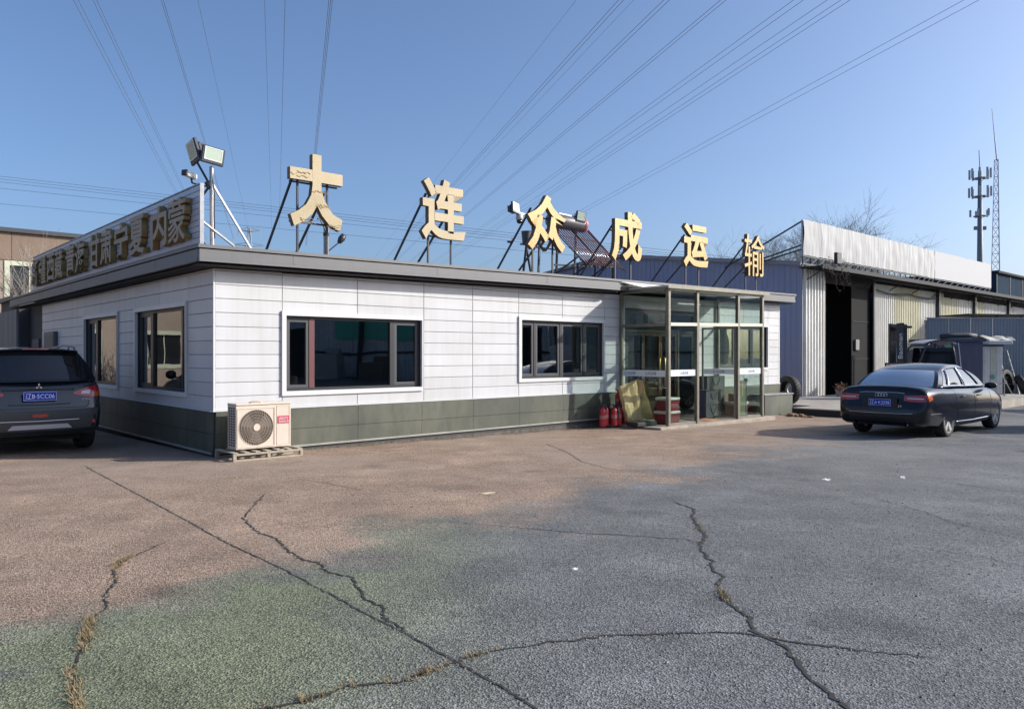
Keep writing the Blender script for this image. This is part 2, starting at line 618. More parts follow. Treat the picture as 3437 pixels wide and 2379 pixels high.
CRACKS = {
    'A': [(-6.08, 10.94), (-4.98, 9.56), (-3.68, 7.94), (-2.73, 6.74), (-2.36, 6.26), (-1.92, 5.75), (-1.59, 5.37), (-1.3, 4.99), (-1.1, 4.75), (-0.92, 4.51), (-0.72, 4.27), (-0.56, 4.08), (-0.39, 3.85), (-0.26, 3.69), (-0.1, 3.47), (0.0, 3.34), (0.11, 3.16), (0.4, 2.7)],
    'B': [(-2.75, 8.56), (-2.59, 7.63), (-2.5, 7.18), (-2.2, 6.6), (-1.92, 6.3), (-1.72, 5.92), (-1.54, 5.65), (-1.4, 5.56), (-1.28, 5.31), (-1.08, 5.17), (-0.97, 4.89), (-0.9, 4.7), (-0.76, 4.53), (-0.72, 4.33), (-0.56, 4.11)],
    'C': [(-2.79, 6.22), (-2.81, 5.85), (-2.83, 5.62), (-2.78, 5.37), (-2.62, 5.09), (-2.54, 4.84), (-2.49, 4.68), (-2.4, 4.57), (-2.36, 4.33), (-2.27, 4.11), (-2.18, 3.95), (-2.12, 3.77), (-2.04, 3.57), (-1.93, 3.4), (-1.8, 3.18), (-1.6, 2.8)],
    'D': [(-1.4, 3.0), (-0.99, 3.2), (-0.87, 3.26), (-0.79, 3.33), (-0.73, 3.41), (-0.6, 3.44), (-0.51, 3.45), (-0.41, 3.55), (-0.32, 3.64), (-0.24, 3.72), (-0.11, 3.82), (0.0, 3.87)],
    'E': [(0.0, 3.87), (0.17, 3.94), (0.35, 4.0), (0.47, 4.05), (0.71, 4.06), (0.95, 4.1), (1.13, 4.1), (1.25, 4.08), (1.34, 4.03), (1.48, 3.93), (1.63, 3.9), (1.72, 3.84), (1.86, 3.8), (2.05, 3.74)],
    'F': [(1.68, 8.06), (1.81, 7.62), (1.69, 7.23), (1.64, 6.74), (1.61, 6.39), (1.53, 6.23), (1.46, 5.93), (1.45, 5.59), (1.39, 5.35), (1.42, 5.18), (1.33, 4.97), (1.29, 4.68), (1.33, 4.43), (1.33, 4.28), (1.28, 4.13), (1.32, 4.05), (1.37, 3.93), (1.37, 3.75), (1.36, 3.54), (1.37, 3.39), (1.38, 3.22), (1.45, 2.9)],
    'G': [(0.0, 6.78), (0.29, 6.65), (0.66, 6.51), (1.02, 6.43), (1.42, 6.3), (1.51, 6.15)],
    'H': [(0.62, 14.05), (0.92, 12.61), (1.03, 11.44), (1.3, 10.69), (1.62, 10.35)],
    'I': [(4.61, 10.25), (4.97, 9.84), (5.36, 9.28), (5.69, 8.55)],
    'J': [(3.88, 8.2), (4.01, 7.51), (4.0, 6.93), (4.19, 6.3)],
    'K': [(1.8, 7.23), (2.0, 6.93), (2.19, 6.6), (2.63, 6.56)],
    'L': [(2.93, 6.26), (3.2, 6.0), (3.47, 5.72), (3.64, 5.46)],
    'M': [(-2.66, 9.65), (-2.21, 9.29), (-1.71, 8.79)],
    'N': [(0.0, 6.78), (-0.5, 7.0), (-0.9, 7.05)],
}
CW = {'A': 0.011, 'B': 0.017, 'C': 0.012, 'D': 0.017, 'E': 0.017, 'F': 0.026, 'G': 0.014, 'H': 0.013, 'I': 0.014, 'J': 0.009, 'K': 0.006, 'L': 0.007, 'M': 0.009, 'N': 0.007}
rnd = random.Random(4)

def crack_path(pts, amp, step=0.03):
    out = []
    for (x0, y0), (x1, y1) in zip(pts[:-1], pts[1:]):
        n = max(2, int(math.hypot(x1 - x0, y1 - y0) / step))
        for i in range(n):
            t = i / n
            out.append((x0 + (x1 - x0) * t + rnd.gauss(0, amp), y0 + (y1 - y0) * t + rnd.gauss(0, amp)))
    out.append(pts[-1])
    return out

for key, pts in CRACKS.items():
    path = crack_path(pts, 0.004 if key in 'ADI' else 0.010)
    rows = []
    for i, (x, y) in enumerate(path):
        x0, y0 = path[max(i - 1, 0)]; x1, y1 = path[min(i + 1, len(path) - 1)]
        dx, dy = x1 - x0, y1 - y0
        d = math.hypot(dx, dy) or 1
        e = min(1, i / 6, (len(path) - 1 - i) / 6 + 0.1)
        w = CW[key] * (0.25 + rnd.random() * 0.9) * (0.3 + 0.7 * e) * 0.5 + 0.0015
        w2 = CW[key] * (0.25 + rnd.random() * 0.9) * (0.3 + 0.7 * e) * 0.5 + 0.0015
        rows.append([(x - dy / d * w, y + dx / d * w, gz(y) + 0.004), (x + dy / d * w2, y - dx / d * w2, gz(y) + 0.004)])
    m = MB(); m.grid(rows)
    m.build('crack', CRACK, ground)

# broken crumbs lying along the wider cracks
m = MB()
for key in 'ABDEF':
    for x, y in crack_path(CRACKS[key], 0.02, 0.012):
        if rnd.random() < 0.45:
            continue
        x += rnd.gauss(0, CW[key] * 1.3); y += rnd.gauss(0, CW[key] * 1.3)
        r = rnd.uniform(0.003, 0.010); z = gz(y)
        m.add([(x + r, y + r * rnd.uniform(-.5, .5), z), (x - r * .7, y + r * .8, z), (x - r * .4, y - r, z), (x, y, z + r * rnd.uniform(.5, 1.0))], [(0, 1, 3), (1, 2, 3), (2, 0, 3)])
cr_ = m.build('crack_crumbs', mat('asphalt_crumbs', (0.14, 0.135, 0.13), 0.95, var=0.5, scale=25))
tag(cr_, 'crumbled asphalt pieces lying along the cracks', 'crumbs', kind='stuff')

# dry grass tufts rooted in the two widest cracks, one scatter
DRY = mat('dry_grass', (0.26, 0.195, 0.105), 0.9, var=0.35, scale=30)
m = MB()
for key, segs in (('C', ((0.12, 0.32), (0.52, 0.7), (0.74, 0.92))), ('D', ((0.05, 0.95),)), ('F', ((0.63, 0.68), (0.255, 0.28)))):
    path = crack_path(CRACKS[key], 0.012, 0.02)
    for s0, s1 in segs:
        for x, y in path[int(s0 * len(path)):int(s1 * len(path))]:
            if key == 'D' and rnd.random() < 0.35:
                continue
            wt = 0.6 + 0.8 * abs(math.sin(x * 9.1 + y * 7.7))
            for k in range(int(rnd.randint(6, 14) * wt * wt)):
                px, py = x + rnd.gauss(0, 0.014), y + rnd.gauss(0, 0.014)
                a = rnd.random() * 6.283; h = rnd.uniform(0.004, 0.03) * wt; r = rnd.uniform(0.008, 0.034) * wt
                ux, uy = math.cos(a), math.sin(a)
                z = gz(py) + 0.003
                m.add([(px - uy * 0.0022, py + ux * 0.0022, z), (px + uy * 0.0022, py - ux * 0.0022, z), (px + ux * r, py + uy * r, z + h)], [(0, 1, 2)])
o = m.build('dry_grass', DRY)
tag(o, 'dry straw coloured grass tufts growing in the asphalt cracks', 'grass', kind='stuff')

# loose grit and pebbles over the yard, one scatter
GRIT = mat('grit', (0.24, 0.21, 0.18), 0.9, var=0.5, scale=9)
m = MB()
for i in range(2600):
    y = rnd.uniform(2.6, 15) if i % 3 else rnd.uniform(2.6, 8)
    x = rnd.uniform(-0.72, 0.72) * y
    r = rnd.uniform(0.003, 0.009) * (1.5 if rnd.random() < 0.08 else 1)
    z = gz(y)
    vs = [(x + r * rnd.uniform(.6, 1.2), y, z + r * .3), (x - r, y + r * .5, z + r * .3), (x - r * .3, y - r, z + r * .3), (x, y, z + r * rnd.uniform(.7, 1.1)), (x, y, z - .003)]
    m.add(vs, [(0, 1, 3), (1, 2, 3), (2, 0, 3), (1, 0, 4), (2, 1, 4), (0, 2, 4)])
o = m.build('grit', GRIT)
tag(o, 'loose grit scattered over the asphalt yard', 'grit', kind='stuff')

def litter(name, label, x, y, w, d, h, rz, m_):
    m = MB()
    m.grid([[(i * w / 2, j * d / 2, gz(y) * 0 + 0.006 + h * (0.5 + 0.5 * math.sin(i * 2.1 + j * 1.7))) for i in (-1, 0, 1)] for j in (-1, 0, 1)])
    m.grid([[(i * w / 2, j * d / 2, 0.002) for i in (-1, 0, 1)] for j in (-1, 0, 1)])
    o = m.build(name, m_, loc=(x, y, gz(y)), rotz=rz)
    return tag(o, label, 'litter')
PAPER = mat('white_paper', (0.72, 0.72, 0.70), 0.8)
litter('paper_scrap', 'white paper scrap lying on asphalt below the dark sedan', 3.90, 9.55, 0.10, 0.05, 0.02, 0.3, PAPER)
litter('paper_scrap', 'small white paper scrap right of the other, towards the right edge', 4.95, 9.75, 0.07, 0.05, 0.02, 1.0, PAPER)
litter('paper_scrap', 'tiny white scrap in the middle of the asphalt yard', 0.44, 5.36, 0.045, 0.02, 0.01, 0.5, PAPER)
litter('straw_stick', 'pale stick lying on dusty asphalt in front of the white wall', -0.28, 8.5, 0.20, 0.02, 0.02, 0.4, mat('pale_stick', (0.6, 0.5, 0.36), 0.8))

# dry weeds and blown straw along the foot of the front wall
m = MB()
for k in range(2600):
    a = rnd.uniform(1.6, 9.2); b = -0.05 - abs(rnd.gauss(0, 0.09))
    if math.sin(a * 3.1) + math.sin(a * 7.3 + 1) < rnd.uniform(-1.2, 0.9):
        continue
    p = L(a, b); z = gz(p.y)
    t = rnd.random() * 6.283; r = rnd.uniform(.01, .06); h = rnd.uniform(.005, .11) * rnd.random()
    m.add([(p.x - .002, p.y, z), (p.x + .002, p.y + .002, z), (p.x + math.cos(t) * r, p.y + math.sin(t) * r, z + h)], [(0, 1, 2)])
o = m.build('wall_foot_weeds', mat('dull_dry_weeds', (0.16, 0.14, 0.085), 0.9, var=0.4, scale=12))
tag(o, 'dry weeds and straw along the foot of the white wall', 'weeds', kind='stuff')

# ------------------------------------------------------------------ office building
office = thing('office_building', 'long white clad single storey office with grey eaves and dark windows', 'building', C0, TH)
RISE = 0.0108
LEN, DEP = 17.29, 12.2
HR = -R(90)
PITCH = 0.2196
J = [2.695 + PITCH - PITCH * i for i in range(11)]   # J[0]=top joint .. J[10]=0.7186

W1 = (1.172, 3.915, 0.99, 2.246)
W2 = (6.492, 9.117, 1.085, 2.335)
W3 = (13.95, 16.56, 1.215, 2.42)
DOOR = (9.99, 12.90, -0.12, 2.68)
S1 = (-3.86, -1.15, 0.965, 2.41)
S2 = (-7.68, -5.06, 0.965, 2.40)

def subtract(rects, op):
    out = []
    x0, x1, z0, z1 = op
    for r in rects:
        a0, a1, b0, b1 = r
        if x1 <= a0 + .002 or x0 >= a1 - .002 or z1 <= b0 + .002 or z0 >= b1 - .002:
            out.append(r); continue
        if b0 < z0: out.append((a0, a1, b0, z0))
        if b1 > z1: out.append((a0, a1, z1, b1))
        lo, hi = max(b0, z0), min(b1, z1)
        if a0 < x0: out.append((a0, x0, lo, hi))
        if a1 > x1: out.append((x1, a1, lo, hi))
    return [r for r in out if r[1] - r[0] > 0.03 and r[3] - r[2] > 0.03]

def backing(name, x0, x1, z0, z1, ops, m_, parent, rotz=None, t=0.16):
    rects = [(x0, x1, z0, z1)]
    for op in ops:
        rects = subtract(rects, op)
    m = MB()
    for r in rects:
        m.add([(r[0], 0, r[2]), (r[1], 0, r[2]), (r[1], 0, r[3]), (r[0], 0, r[3])], [(0, 1, 2, 3)])
        m.add([(r[0], t, r[2]), (r[1], t, r[2]), (r[1], t, r[3]), (r[0], t, r[3])], [(3, 2, 1, 0)], 1)
    for a, b, c, d in ops:
        vs = [(a, 0, c), (b, 0, c), (b, 0, d), (a, 0, d), (a, t, c), (b, t, c), (b, t, d), (a, t, d)]
        m.add(vs, [(0, 1, 5, 4), (1, 2, 6, 5), (2, 3, 7, 6), (3, 0, 4, 7)], 0)
    return m.build(name, [m_, INNER], parent, rotz=rotz)

front_wall = backing('front_wall', 0, LEN, -0.1, 2.9, [W1, W2, W3, DOOR], JOINT, office)
side_wall = backing('side_wall', -DEP, 0, -0.1, 2.9, [S1, S2], JOINT, office, HR)

def siding(parent, cols, ops, rise, x_of_top):
    for c0, c1 in zip(cols[:-1], cols[1:]):
        for r in range(11):
            if r == 0:
                zt = 2.935 + rise * (c0 if rise else 0)
                rects = [(c0, c1, J[0], max(zt, J[0] + 0.031))]
            else:
                rects = [(c0, c1, J[r], J[r - 1])]
            for op in ops:
                rects = subtract(rects, op)
            for (a0, a1, b0, b1) in rects:
                k = 0.0028; c = 0.006; d = 0.02
                if r == 0 and b1 - b0 < 0.03:
                    continue
                m = MB()
                a0 += k; a1 -= k; b0 += k; b1 -= k
                up = rise * (a1 - a0) if r == 0 else 0
                vs = [(a0, -.001, b0), (a1, -.001, b0), (a1, -.001, b1 + up), (a0, -.001, b1),
                      (a0, -d + c, b0), (a1, -d + c, b0), (a1, -d + c, b1 + up), (a0, -d + c, b1),
                      (a0 + c, -d, b0 + c), (a1 - c, -d, b0 + c), (a1 - c, -d, b1 + up - c), (a0 + c, -d, b1 - c)]
                fs = [(8, 9, 10, 11)]
                for i in range(4):
                    j = (i + 1) % 4
                    fs += [(i, j, 4 + j, 4 + i), (4 + i, 4 + j, 8 + j, 8 + i)]
                m.add(vs, fs)
                m.build('siding_panel', WHITE, parent)

def grow(w, g_):
    return (w[0] - g_, w[1] + g_, w[2] - g_, w[3] + g_)

siding(front_wall, [0, 1.112, 2.531, 3.975, 5.174, 6.432, 7.758, 9.177, 9.94, 11.3, 12.95, 13.89, 15.25, 16.62, LEN - 0.03],
       [grow(W1, 0.06), grow(W2, 0.06), grow(W3, 0.06), (DOOR[0] - .05, DOOR[1] + .05, -1, DOOR[3] + .05)], RISE, None)
siding(side_wall, [-DEP, -10.9, -9.6, -8.35, -7.74, -6.4, -5.0, -3.92, -2.5, -1.09, -0.005],
       [grow(S1, 0.06), grow(S2, 0.06)], 0, None)
# white corner bead
m = MB()
m.box(-0.026, 0.0, -0.026, 0.0, J[10], 2.935)
m.build('corner_trim', TRIM, office)
m = MB()
m.box(LEN - 0.03, LEN + 0.012, -0.024, 0.0, J[10], 3.12)
m.build('corner_trim', TRIM, office)

# plinth: tilted grey skirt panels under the white cladding
def plinth(parent, cols, rotz, z_bot):
    pl = bpy.data.objects.new('plinth', None)
    m = MB()
    m.box(cols[0], cols[-1], -0.012, 0.1, z_bot(cols[0]) - 0.05, J[10] - 0.02)
    pl = m.build('plinth', JOINT, parent, rotz=rotz)
    for c0, c1 in zip(cols[:-1], cols[1:]):
        zb0, zb1 = z_bot(c0), z_bot(c1)
        zm = 0.36
        for top, lo0, lo1, o0, o1 in ((J[10] - 0.012, zm + .003, zm + .003, 0.052, 0.044), (zm - .003, zb0, zb1, 0.043, 0.034)):
            m = MB(); k = 0.003
            vs = [(c0 + k, -0.0, lo0), (c1 - k, -0.0, lo1), (c1 - k, -0.0, top), (c0 + k, -0.0, top),
                  (c0 + k, -o1, lo0), (c1 - k, -o1, lo1), (c1 - k, -o0, top), (c0 + k, -o0, top)]
            m.add(vs, [(4, 5, 6, 7), (0, 4, 7, 3), (1, 2, 6, 5), (3, 7, 6, 2), (0, 1, 5, 4)])
            m.build('plinth_panel', PLINTH, pl)
    m = MB()
    m.box(cols[0] - 0.05, cols[-1] + 0.01, -0.06, -0.002, J[10] - 0.011, J[10] + 0.004)
    m.build('drip_ledge', TRIM, pl)
    m = MB()
    zb0, zb1 = z_bot(cols[0]), z_bot(cols[-1])
    m.add([(cols[0], -.046, zb0 - .012), (cols[-1], -.046, zb1 - .012), (cols[-1], -.046, zb1 + .02), (cols[0], -.046, zb0 + .02),
           (cols[0], -.02, zb0 - .012), (cols[-1], -.02, zb1 - .012), (cols[-1], -.02, zb1 + .02), (cols[0], -.02, zb0 + .02)],
          [(0, 1, 2, 3), (4, 7, 6, 5), (3, 2, 6, 7), (0, 4, 5, 1)])
    m.build('base_rail', mat('base_rail_paint', (0.30, 0.30, 0.26), 0.6, var=0.2), pl)
    return pl
plinth(office, [0.005, 1.139, 2.531, 3.915, 5.174, 6.432, 7.758, 9.145, 9.9], None, lambda x: 0.06 + 0.004 * x)
plinth(office, [12.95, 13.9, 15.25, 16.57, LEN], None, lambda x: 0.06)
plinth(office, [-DEP, -10.9, -9.6, -8.35, -7.2, -6.1, -5.016, -3.7, -2.4, -1.064, -0.005], HR, lambda x: 0.05)
# rough footing under the skirt
m = MB()
m.box(0.0, LEN, -0.01, 0.14, -0.45, 0.10)
m.box(0.0, 0.14, 0.15, DEP, -0.45, 0.10)
m.build('footing', mat('rubble_footing', (0.12, 0.105, 0.09), 0.95, var=0.5, scale=9, bump=0.8), office)

# eaves
def eave(x0, x1, rise, rotz, parent, chamfer=False, cap=True, cap_x=None):
    m = MB()
    pf = [(-.36, 3.045), (-.36, 3.188), (-.30, 3.188), (-.30, 3.045)]
    n = 4
    ex = 0.16 if chamfer else 0
    vs = [(x0, y, z) for y, z in pf] + [(x1 + ex * (z - 3.045) / .143, y, z) for y, z in pf]
    m.add(vs, [(0, 1, 2, 3), (7, 6, 5, 4)] + [(i, (i + 1) % 4, 4 + (i + 1) % 4, 4 + i) for i in range(4)])
    m.shear(rise)
    f = m.build('fascia', FASC, parent, rotz=rotz)
    m = MB(); m.box(x0 - .004, x1 - 0.0, -.374, -.30, 3.0, 3.042); m.shear(rise)
    m.build('lip', FASC, f)
    m = MB(); m.box(x0 + .02, x1, -.298, -0.012, 2.955, 2.975); m.shear(rise)
    m.build('soffit', SOFF, f)
    # joints between lengths of fascia
    x = x0 + 1.5
    while x < x1 - 0.4:
        m = MB(); m.box(x, x + 0.03, -.363, -.357, 3.05, 3.185); m.shear(rise)
        m.build('cover_strip', FASC, f)
        x += 2.9
    return f
eave(-0.36, 9.33, RISE, None, office, chamfer=True)
eave(13.55, 17.62, RISE, None, office)
eave(-DEP - 2.6, 0.285, 0.0, HR, office)
m = MB(); m.box(-0.385, 17.65, -.385, -.20, 3.203, 3.252); m.shear(RISE)
m.build('roof_edge_cap', FASC, office)
m = MB(); m.box(-0.385, -.20, -.195, DEP + 2.6, 3.203, 3.25)
m.build('roof_edge_cap', FASC, office)
m = MB(); m.box(-0.30, 17.6, -.298, .02, 3.19, 3.2); m.shear(RISE)
m.box(-0.30, .02, .03, DEP + 2.6, 3.19, 3.2)
m.build('groove', SOFF, office)
m = MB(); m.box(-0.28, 17.5, -.28, DEP, 3.02, 3.185); m.shear(RISE)
m.build('roof', mat('roof_felt', (0.16, 0.16, 0.17), 0.9, var=0.2), office)
# rear and right walls, floor and partitions of the rooms
m = MB(); m.box(LEN - .002, LEN + .1, 0.17, DEP, -.3, 3.15); m.build('end_wall', WHITE, office)
m = MB(); m.box(0.16, LEN, DEP - .1, DEP, -.3, 3.0); m.build('rear_wall', INNER, office)
m = MB(); m.box(0.16, LEN - .02, 0.17, DEP - .12, 0.0, 0.05); m.build('interior_floor', INFLOOR, office)
m = MB(); m.box(0.16, LEN - .02, 0.17, DEP - .12, 2.92, 2.95); m.build('interior_ceiling', INNER, office)
for x in (5.2, 9.6, 13.3):
    m = MB(); m.box(x, x + .1, 0.17, 5.0, 0.05, 2.92); m.build('partition_wall', INNER, office)
m = MB(); m.box(0.2, LEN - .05, 5.05, 5.15, 0.05, 2.92); m.build('partition_wall', INNER, office)
m = MB(); m.box(0.2, 5.1, 4.55, 4.65, 0.05, 2.92); m.build('partition_wall', INNER, office)

def window(op, cuts, parent, rotz=None, accent=None, glass=None, trim=0.075, name='window', out=0.055):
    x0, x1, z0, z1 = op
    m = MB()
    m.frame(x0 - trim, x1 + trim * .35, z0 - trim, z1 + trim, (trim, trim * .35, trim, trim), -out, -0.001)
    w = m.build(name, TRIM, parent, rotz=rotz)
    m = MB(); m.frame(x0 + .002, x1 - .002, z0 + .002, z1 - .002, 0.045, 0.03, 0.10)
    m.build('sash_frame', DARKF, w)
    edges = [x0 + .045]
    for i, (c0, c1) in enumerate(cuts):
        m = MB(); m.box(c0, c1, 0.025, 0.105, z0 + .047, z1 - .047)
        m.build('mullion', accent if (accent and i == 0) else DARKF, w)
        edges += [c0, c1]
    edges.append(x1 - .045)
    for k in range(0, len(edges), 2):
        a, b = edges[k], edges[k + 1]
        inner = (b - a) < 1.0
        if inner:
            m = MB(); m.frame(a + .004, b - .004, z0 + .05, z1 - .05, 0.05, 0.035, 0.085)
            m.build('casement', mat('casement_frame', (0.06, 0.06, 0.065), 0.45), w)
        m = MB(); m.box(a + (.05 if inner else .002), b - (.05 if inner else .002), .062, .068, z0 + (.098 if inner else .05), z1 - (.098 if inner else .05))
        m.build('pane', glass or WPANE, w)
    return w
window(W1, [(1.621, 1.721), (3.246, 3.342)], office, accent=mat('red_brown_mullion', (0.13, 0.05, 0.05), 0.4))
window(W2, [(6.913, 6.976), (7.715, 7.786), (8.479, 8.549)], office)
window(W3, [(14.85, 14.92), (15.75, 15.82)], office)
window(S1, [(-3.14, -3.02), (-1.53, -1.45)], office, HR, glass=WPANE2)
window(S2, [(-6.93, -6.80), (-5.40, -5.33)], office, HR, glass=WPANE2)
# small service box and door at the far end of the side wall
m = MB(); m.cbox(-11.5, -10.36, -0.12, -0.021, 1.35, 2.19, 0.012); sb = m.build('meter_box', mat('meter_box_paint', (0.10, 0.10, 0.12), 0.5), office, rotz=HR)
m = MB(); m.box(-11.42, -10.44, -0.126, -0.121, 1.42, 2.10); m.build('lid', mat('meter_lid', (0.07, 0.07, 0.09), 0.5), sb)
# blinds and furniture seen through the glass
m = MB()
for i in range(18):
    m.box(15.0, 15.7, 0.2, 0.235, 1.45 + i * .052, 1.475 + i * .052)
m.build('window_blind', mat('cream_blind', (0.5, 0.47, 0.38), 0.7), office)
m = MB(); m.cbox(1.3, 3.0, 1.0, 1.7, 0.05, 0.8, .02); m.cbox(1.5, 2.0, 1.2, 1.5, 0.8, 1.2, .02)
m.build('desk', mat('desk_wood', (0.12, 0.08, 0.05), 0.5), office)
m = MB(); m.cbox(7.0, 8.6, .9, 1.6, 0.05, 0.8, .02); m.cbox(7.3, 7.8, 1.1, 1.2, 0.82, 1.2, .02)
m.build('desk', mat('desk_wood', (0.12, 0.08, 0.05), 0.5), office)

# entrance door set in the wall, behind the porch
x0, x1, z0, z1 = DOOR
m = MB(); m.frame(x0, x1, z0, z1, (0.06, .06, .02, .06), 0.02, 0.12)
door = m.build('entrance_door', DARKF, office)
m = MB(); m.box(x0 + .06, x1 - .06, 0.03, .11, 2.14, 2.22); m.build('transom_bar', DARKF, door)
lv = [x0 + .06, x0 + .72, x0 + 1.42, x0 + 2.1, x1 - .06]
for i, (a, b) in enumerate(zip(lv[:-1], lv[1:])):
    m = MB(); m.frame(a + .004, b - .004, 0.0, 2.13, (.06, .06, .1, .06), 0.03, 0.09)
    lf = m.build('door_leaf', mat('copper_brown_door', (0.13, 0.06, 0.03), 0.35, 0.3) if i in (1, 2) else DARKF, door)
    m = MB(); m.box(a + .066, b - .066, .055, .061, .104, 2.066); m.build('pane', WPANE, lf)
    if i in (1, 2):
        hx = b - .11 if i == 1 else a + .11
        m = MB(); m.path([(hx, .03, .75), (hx, -.03, .8), (hx, -.03, 1.5), (hx, .03, 1.55)], .014, 6)
        m.build('handle', mat('brass', (0.55, 0.36, 0.12), 0.3, 0.9), lf, smooth=True)
    m = MB(); m.box(a + .006, b - .006, .055, .061, 2.225, z1 - .065); m.build('pane', WPANE, door)

# ------------------------------------------------------------------ glazed porch
PSTEEL = mat('porch_steel', (0.21, 0.195, 0.155), 0.45, 0.35, var=0.2, scale=6)
PRAIL = mat('porch_cream_rail', (0.60, 0.60, 0.47), 0.45, var=0.1, scale=5)
PLABEL = mat('white_glass_label', (0.72, 0.74, 0.75), 0.5)
INK = mat('grey_blue_ink', (0.12, 0.15, 0.22), 0.6)
PX, SLAB = 9.75, -0.03
porch = thing('glass_porch', 'glazed steel porch with flat canopy around the office entrance', 'porch', L(PX, 0, 0), TH)
P_ = 1.4
posts = [0.04, 1.16, 2.94, 4.11]
def zr(x):
    return 2.28 + 0.02 * x
for x in posts:
    m = MB(); m.cbox(x - .042, x + .042, -P_ - .042, -P_ + .042, SLAB, 3.12 + .012 * x, .004)
    m.build('post', PSTEEL, porch)
m = MB(); m.cbox(-.05, .02, -.11, -.045, SLAB, 3.08, .004); m.build('post', PSTEEL, porch)
m = MB(); m.cbox(4.08, 4.15, -.11, -.045, SLAB, 3.12, .004); m.build('post', PSTEEL, porch)
for a, b in zip(posts[:-1], posts[1:]):
    m = MB(); m.box(a + .043, b - .043, -P_ - .045, -P_ + .03, zr(a) - .03, zr(a) + .045); m.shear(.02, a)
    m.build('rail', PRAIL, porch)
    m = MB(); m.box(a + .043, b - .043, -P_ - .03, -P_ + .03, 3.06, 3.11); m.shear(.012)
    m.build('head_rail', PRAIL, porch)
    m = MB(); m.box(a + .043, b - .043, -P_ - .004, -P_ + .004, zr(a) + .05, 3.055); m.build('pane', PPANE, porch)
for x, n in ((-.015, 'l'), (4.115, 'r')):
    m = MB(); m.box(x - .03, x + .03, -P_ + .043, -.112, zr(x) - .035, zr(x) + .03); m.build('rail', PSTEEL, porch)
    m = MB(); m.box(x - .03, x + .03, -P_ + .043, -.112, 3.04, 3.085); m.build('head_rail', PSTEEL, porch)
    m = MB(); m.box(x - .004, x + .004, -P_ + .043, -.112, SLAB + .02, zr(x) - .037); m.build('pane', PPANE, porch)
    m = MB(); m.box(x - .004, x + .004, -P_ + .043, -.112, zr(x) + .032, 3.038); m.build('pane', PPANE, porch)
for a, b in ((posts[0], posts[1]), (posts[2], posts[3])):
    m = MB(); m.box(a + .043, b - .043, -P_ - .004, -P_ + .004, SLAB + .02, zr(a) - .035); m.build('pane', PPANE, porch)
    m = MB(); m.box(a + .043, b - .043, -P_ - .02, -P_ + .02, SLAB, SLAB + .05); m.build('bottom_rail', PSTEEL, porch)
    m = MB(); m.box(a + .04, b - .04, -P_ - .0065, -P_ - .005, 1.10, 1.245)
    lb = m.build('glass_label', PLABEL, porch)
    lettering('print', '众成运输', INK, lb, ((a + b) / 2 + .05, -P_ - .0085, 1.172), h=.075, depth=.001)
m = MB(); m.box(-.0215, -.0195, -P_ + .04, -.114, 1.09, 1.235)
lb = m.build('glass_label', PLABEL, porch)
for yy in (-.35, -.95):
    lettering('print', '众成运输', INK, lb, (-.0225, yy, 1.163), h=.075, depth=.001, rot=(0, 0, -R(90)))
# door leaf swung inwards
dl = MB(); dl.frame(0, .86, SLAB + .02, zr(1.2) - .05, .045, -.018, .018)
leaf = dl.build('door_leaf', PSTEEL, porch, loc=(posts[1] + .05, -P_ + .02, 0), rotz=R(68))
m = MB(); m.box(.046, .814, -.004, .004, SLAB + .066, zr(1.2) - .096); m.build('pane', PPANE, leaf)
m = MB(); m.box(.05, .81, -.0065, -.005, 1.10, 1.235); lb = m.build('glass_label', PLABEL, leaf)
lettering('print', '众成运输', INK, lb, (.43, -.0085, 1.168), h=.07, depth=.001)
dl = MB(); dl.frame(-.86, 0, SLAB + .02, zr(2.9) - .05, .045, -.018, .018)
leaf = dl.build('door_leaf', PSTEEL, porch, loc=(posts[2] - .05, -P_ + .02, 0), rotz=R(-70))
m = MB(); m.box(-.814, -.046, -.004, .004, SLAB + .066, zr(2.9) - .096); m.build('pane', PPANE, leaf)
m = MB(); m.box(-.81, -.05, -.0065, -.005, 1.10, 1.235); lb = m.build('glass_label', PLABEL, leaf)
lettering('print', '众成运输', INK, lb, (-.43, -.0085, 1.168), h=.07, depth=.001)
# canopy sheet on a thin frame, its side flap leaning up to the eave
m = MB(); m.box(-.12, 4.3, -P_ - .12, -.385, 3.125, 3.165); m.shear(.012)
m.build('canopy', mat('canopy_sheet', (0.42, 0.42, 0.36), 0.6, var=0.2), porch)
m = MB(); m.box(-.125, 4.305, -P_ - .13, -P_ - .121, 3.10, 3.175); m.shear(.012)
m.build('canopy_edge', PSTEEL, porch)
m = MB()
m.add([(.02, -.392, 3.185), (2.9, -.392, 3.24), (2.9, -.392, 3.31), (-.42, -.392, 3.30), (.3, -.60, 3.175), (2.9, -.60, 3.205)], [(3, 0, 4, 5, 2), (0, 4, 3)])
m.build('flashing', mat('pale_flashing', (0.6, 0.6, 0.6), 0.4), porch)
m = MB(); m.cbox(-.5, 4.45, -P_ - .2, -.07, SLAB - .25, SLAB, .015)
m.build('floor_slab', mat('porch_slab', (0.33, 0.28, 0.23), 0.9, var=0.3, scale=3), porch)

def pl(a, b, z=SLAB):
    return L(a, b, z)

